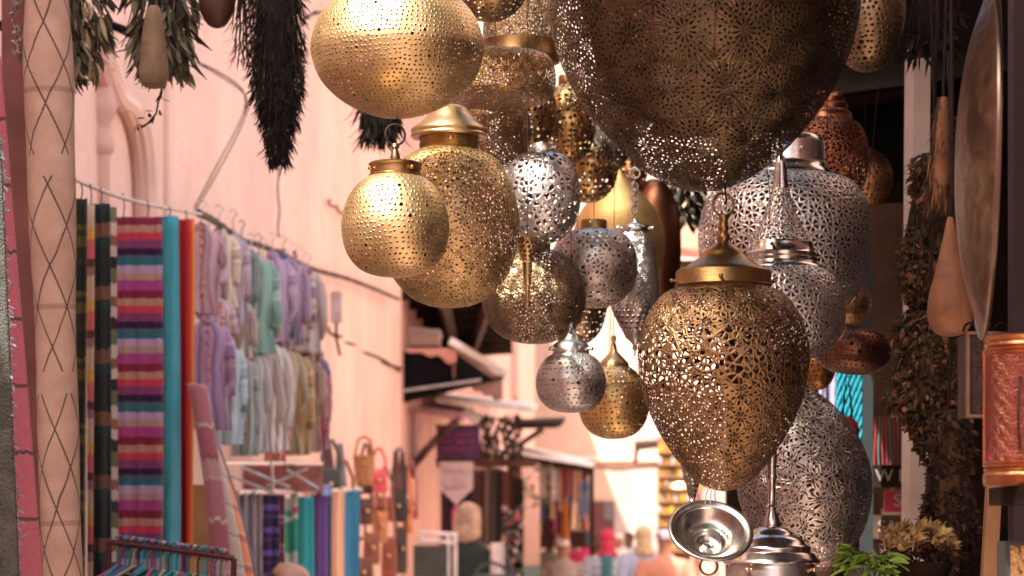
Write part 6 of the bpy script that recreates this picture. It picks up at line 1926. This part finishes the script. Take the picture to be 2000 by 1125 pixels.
for k in range(5):
    x = (-48 + k * 30) * q
    sc_.tube([(x + 13 * q * cos(a * pi / 8), -0.03, 84 * q + 17 * q * sin(a * pi / 8)) for a in range(0, 9)], 2.4 * q, 6)
sc_.build('scroll_crest', iron, eq)
pq = P(1903, 835, 1.9)
o = MB().box((0, 0, -0.45), (S(28, 1.9), 0.02, 0.9), rot=Matrix.Rotation(0.055, 3, 'Y')).build('leaning_plank', wood_tan, loc=pq + Vector((S(8, 1.9), 0, 0)), smooth=False)
tag(o, 'tan wooden plank leaning under the iron panel lantern', 'plank')
eb2 = empty('embossed_box', P(1996, 1110, 1.6), 'brass embossed box with a dark frame in the bottom right corner', 'box')
q = S(1, 1.6)
MB().box((0, 0, 0), (70 * q, 0.05, 90 * q)).build('embossed_face', metal('brass_embossed', (0.55, 0.36, 0.16), 0.38, 0.5, hammer=1.0, hscale=110), eb2, smooth=False)
fm = MB()
for a, b, w_, h_ in ((0, 49, 84, 8), (0, -49, 84, 8), (-38, 0, 8, 90), (38, 0, 8, 90)): fm.box((a * q, -0.006, b * q), (w_ * q, 0.055, h_ * q))
fm.build('frame', plain('frame_black', (0.02, 0.022, 0.02), 0.5), eb2, smooth=False)
# purple panels right edge
o = MB().box((0, 0, 0), (S(60, 1.9), 0.04, 2.2)).build('plum_panel', plain('plum_panel', (0.02, 0.004, 0.010), 0.6, 0.2), loc=P(2004, 400, 1.9), smooth=False)
tag(o, 'dark plum door panel behind the tray at the right edge', 'panel')
o = MB().box((0, 0, 0), (0.9, 0.5, 0.03)).build('shop_counter', wood_dark, loc=(P(1800, 1150, 2.35).x, 2.4 * KY, CZ + (HY - 1170) / F * 2.35), smooth=False)
tag(o, 'dark counter at the bottom right carrying the flower basket', 'counter')

# flower basket and green plant at the bottom right
Yf = 2.3
ef = empty('flower_basket', P(1790, 1142, Yf), 'dark basket of glowing orange dried blossoms and brown seed heads', 'basket')
q = S(1, Yf)
MB().lathe([(0, -10 * q), (52 * q, -10 * q), (70 * q, 40 * q), (74 * q, 44 * q), (68 * q, 42 * q), (50 * q, 0), (0, 0)], smooth=False, seg=36).build('basket_rim', wood_dark, ef)
m, m2 = MB(), MB()
for i in range(46):
    a, r_ = R.uniform(0, 2 * pi), sqrt(R.random()) * 74 * q
    p = Vector((r_ * cos(a), r_ * sin(a) * .6, (58 + 52 * (1 - (r_ / (80 * q)) ** 2) * R.uniform(.6, 1.15)) * q))
    tgt = m if i < 30 else m2
    if i < 30:
        for k in range(13): m.leaf(p + Vector((R.uniform(-4, 4), R.uniform(-4, 4), R.uniform(-3, 6))) * q, Vector((R.uniform(-1, 1), R.uniform(-1, 1), R.uniform(.2, 1.3))), Vector((R.uniform(-1, 1), 1, 0)), 24 * q, 8 * q, -.5)
    else:
        for k in range(10): m2.leaf(p, Vector((R.uniform(-1, 1), R.uniform(-1, 1), R.uniform(-.4, 1))), Vector((R.uniform(-1, 1), 1, 0)), 14 * q, 4 * q, .5)
for i in range(500):
    a, r_ = R.uniform(0, 2 * pi), sqrt(R.random()) * 72 * q
    p = Vector((r_ * cos(a), r_ * sin(a) * .7, R.uniform(30, 78) * q))
    m2.leaf(p, Vector((R.uniform(-1, 1), R.uniform(-1, 1), R.uniform(-.6, 1))), Vector((R.uniform(-1, 1), 1, 0)), 12 * q, 4 * q, .6)
m.build('orange_blossoms', plain('blossom_orange', (0.92, 0.64, 0.32), 0.8, 0.25, 25, island=0.3), ef, sharp=0)
m2.build('brown_heads', plain('seedhead_brown', (0.15, 0.065, 0.045), 0.9, 0.4, 25, island=0.5), ef, sharp=0)
eg = empty('green_plant', P(1702, 1138, 2.15), 'fresh green leafy plant in front of the flower basket', 'plant')
q = S(1, 2.15)
m, stm = MB(), MB()
for i in range(15):
    a = R.uniform(0, 2 * pi)
    t = Vector((cos(a) * R.uniform(10, 52), sin(a) * R.uniform(5, 30), R.uniform(20, 66))) * q
    stm.tube([(0, 0, -40 * q), t * .6, t], 0.0012, 5)
    for k in range(3):
        d = Vector((cos(a + k - 1), sin(a + k - 1) * .8, R.uniform(-.3, .5)))
        m.leaf(t, d, Vector((-sin(a), cos(a), .3)), R.uniform(26, 46) * q, R.uniform(8, 12) * q, -.25)
m.build('leaves', plain('leaf_fresh', (0.26, 0.44, 0.06), 0.4, 0.25, 20, island=0.3), eg, sharp=0)
stm.build('stems', plain('stem_green', (0.07, 0.12, 0.03), 0.6), eg)
MB().lathe([(0, -90 * q), (26 * q, -90 * q), (34 * q, -34 * q), (36 * q, -30 * q), (30 * q, -32 * q), (0, -36 * q)], smooth=False, seg=28).build('pot', plain('pot_clay', (0.28, 0.12, 0.07), 0.8), eg)
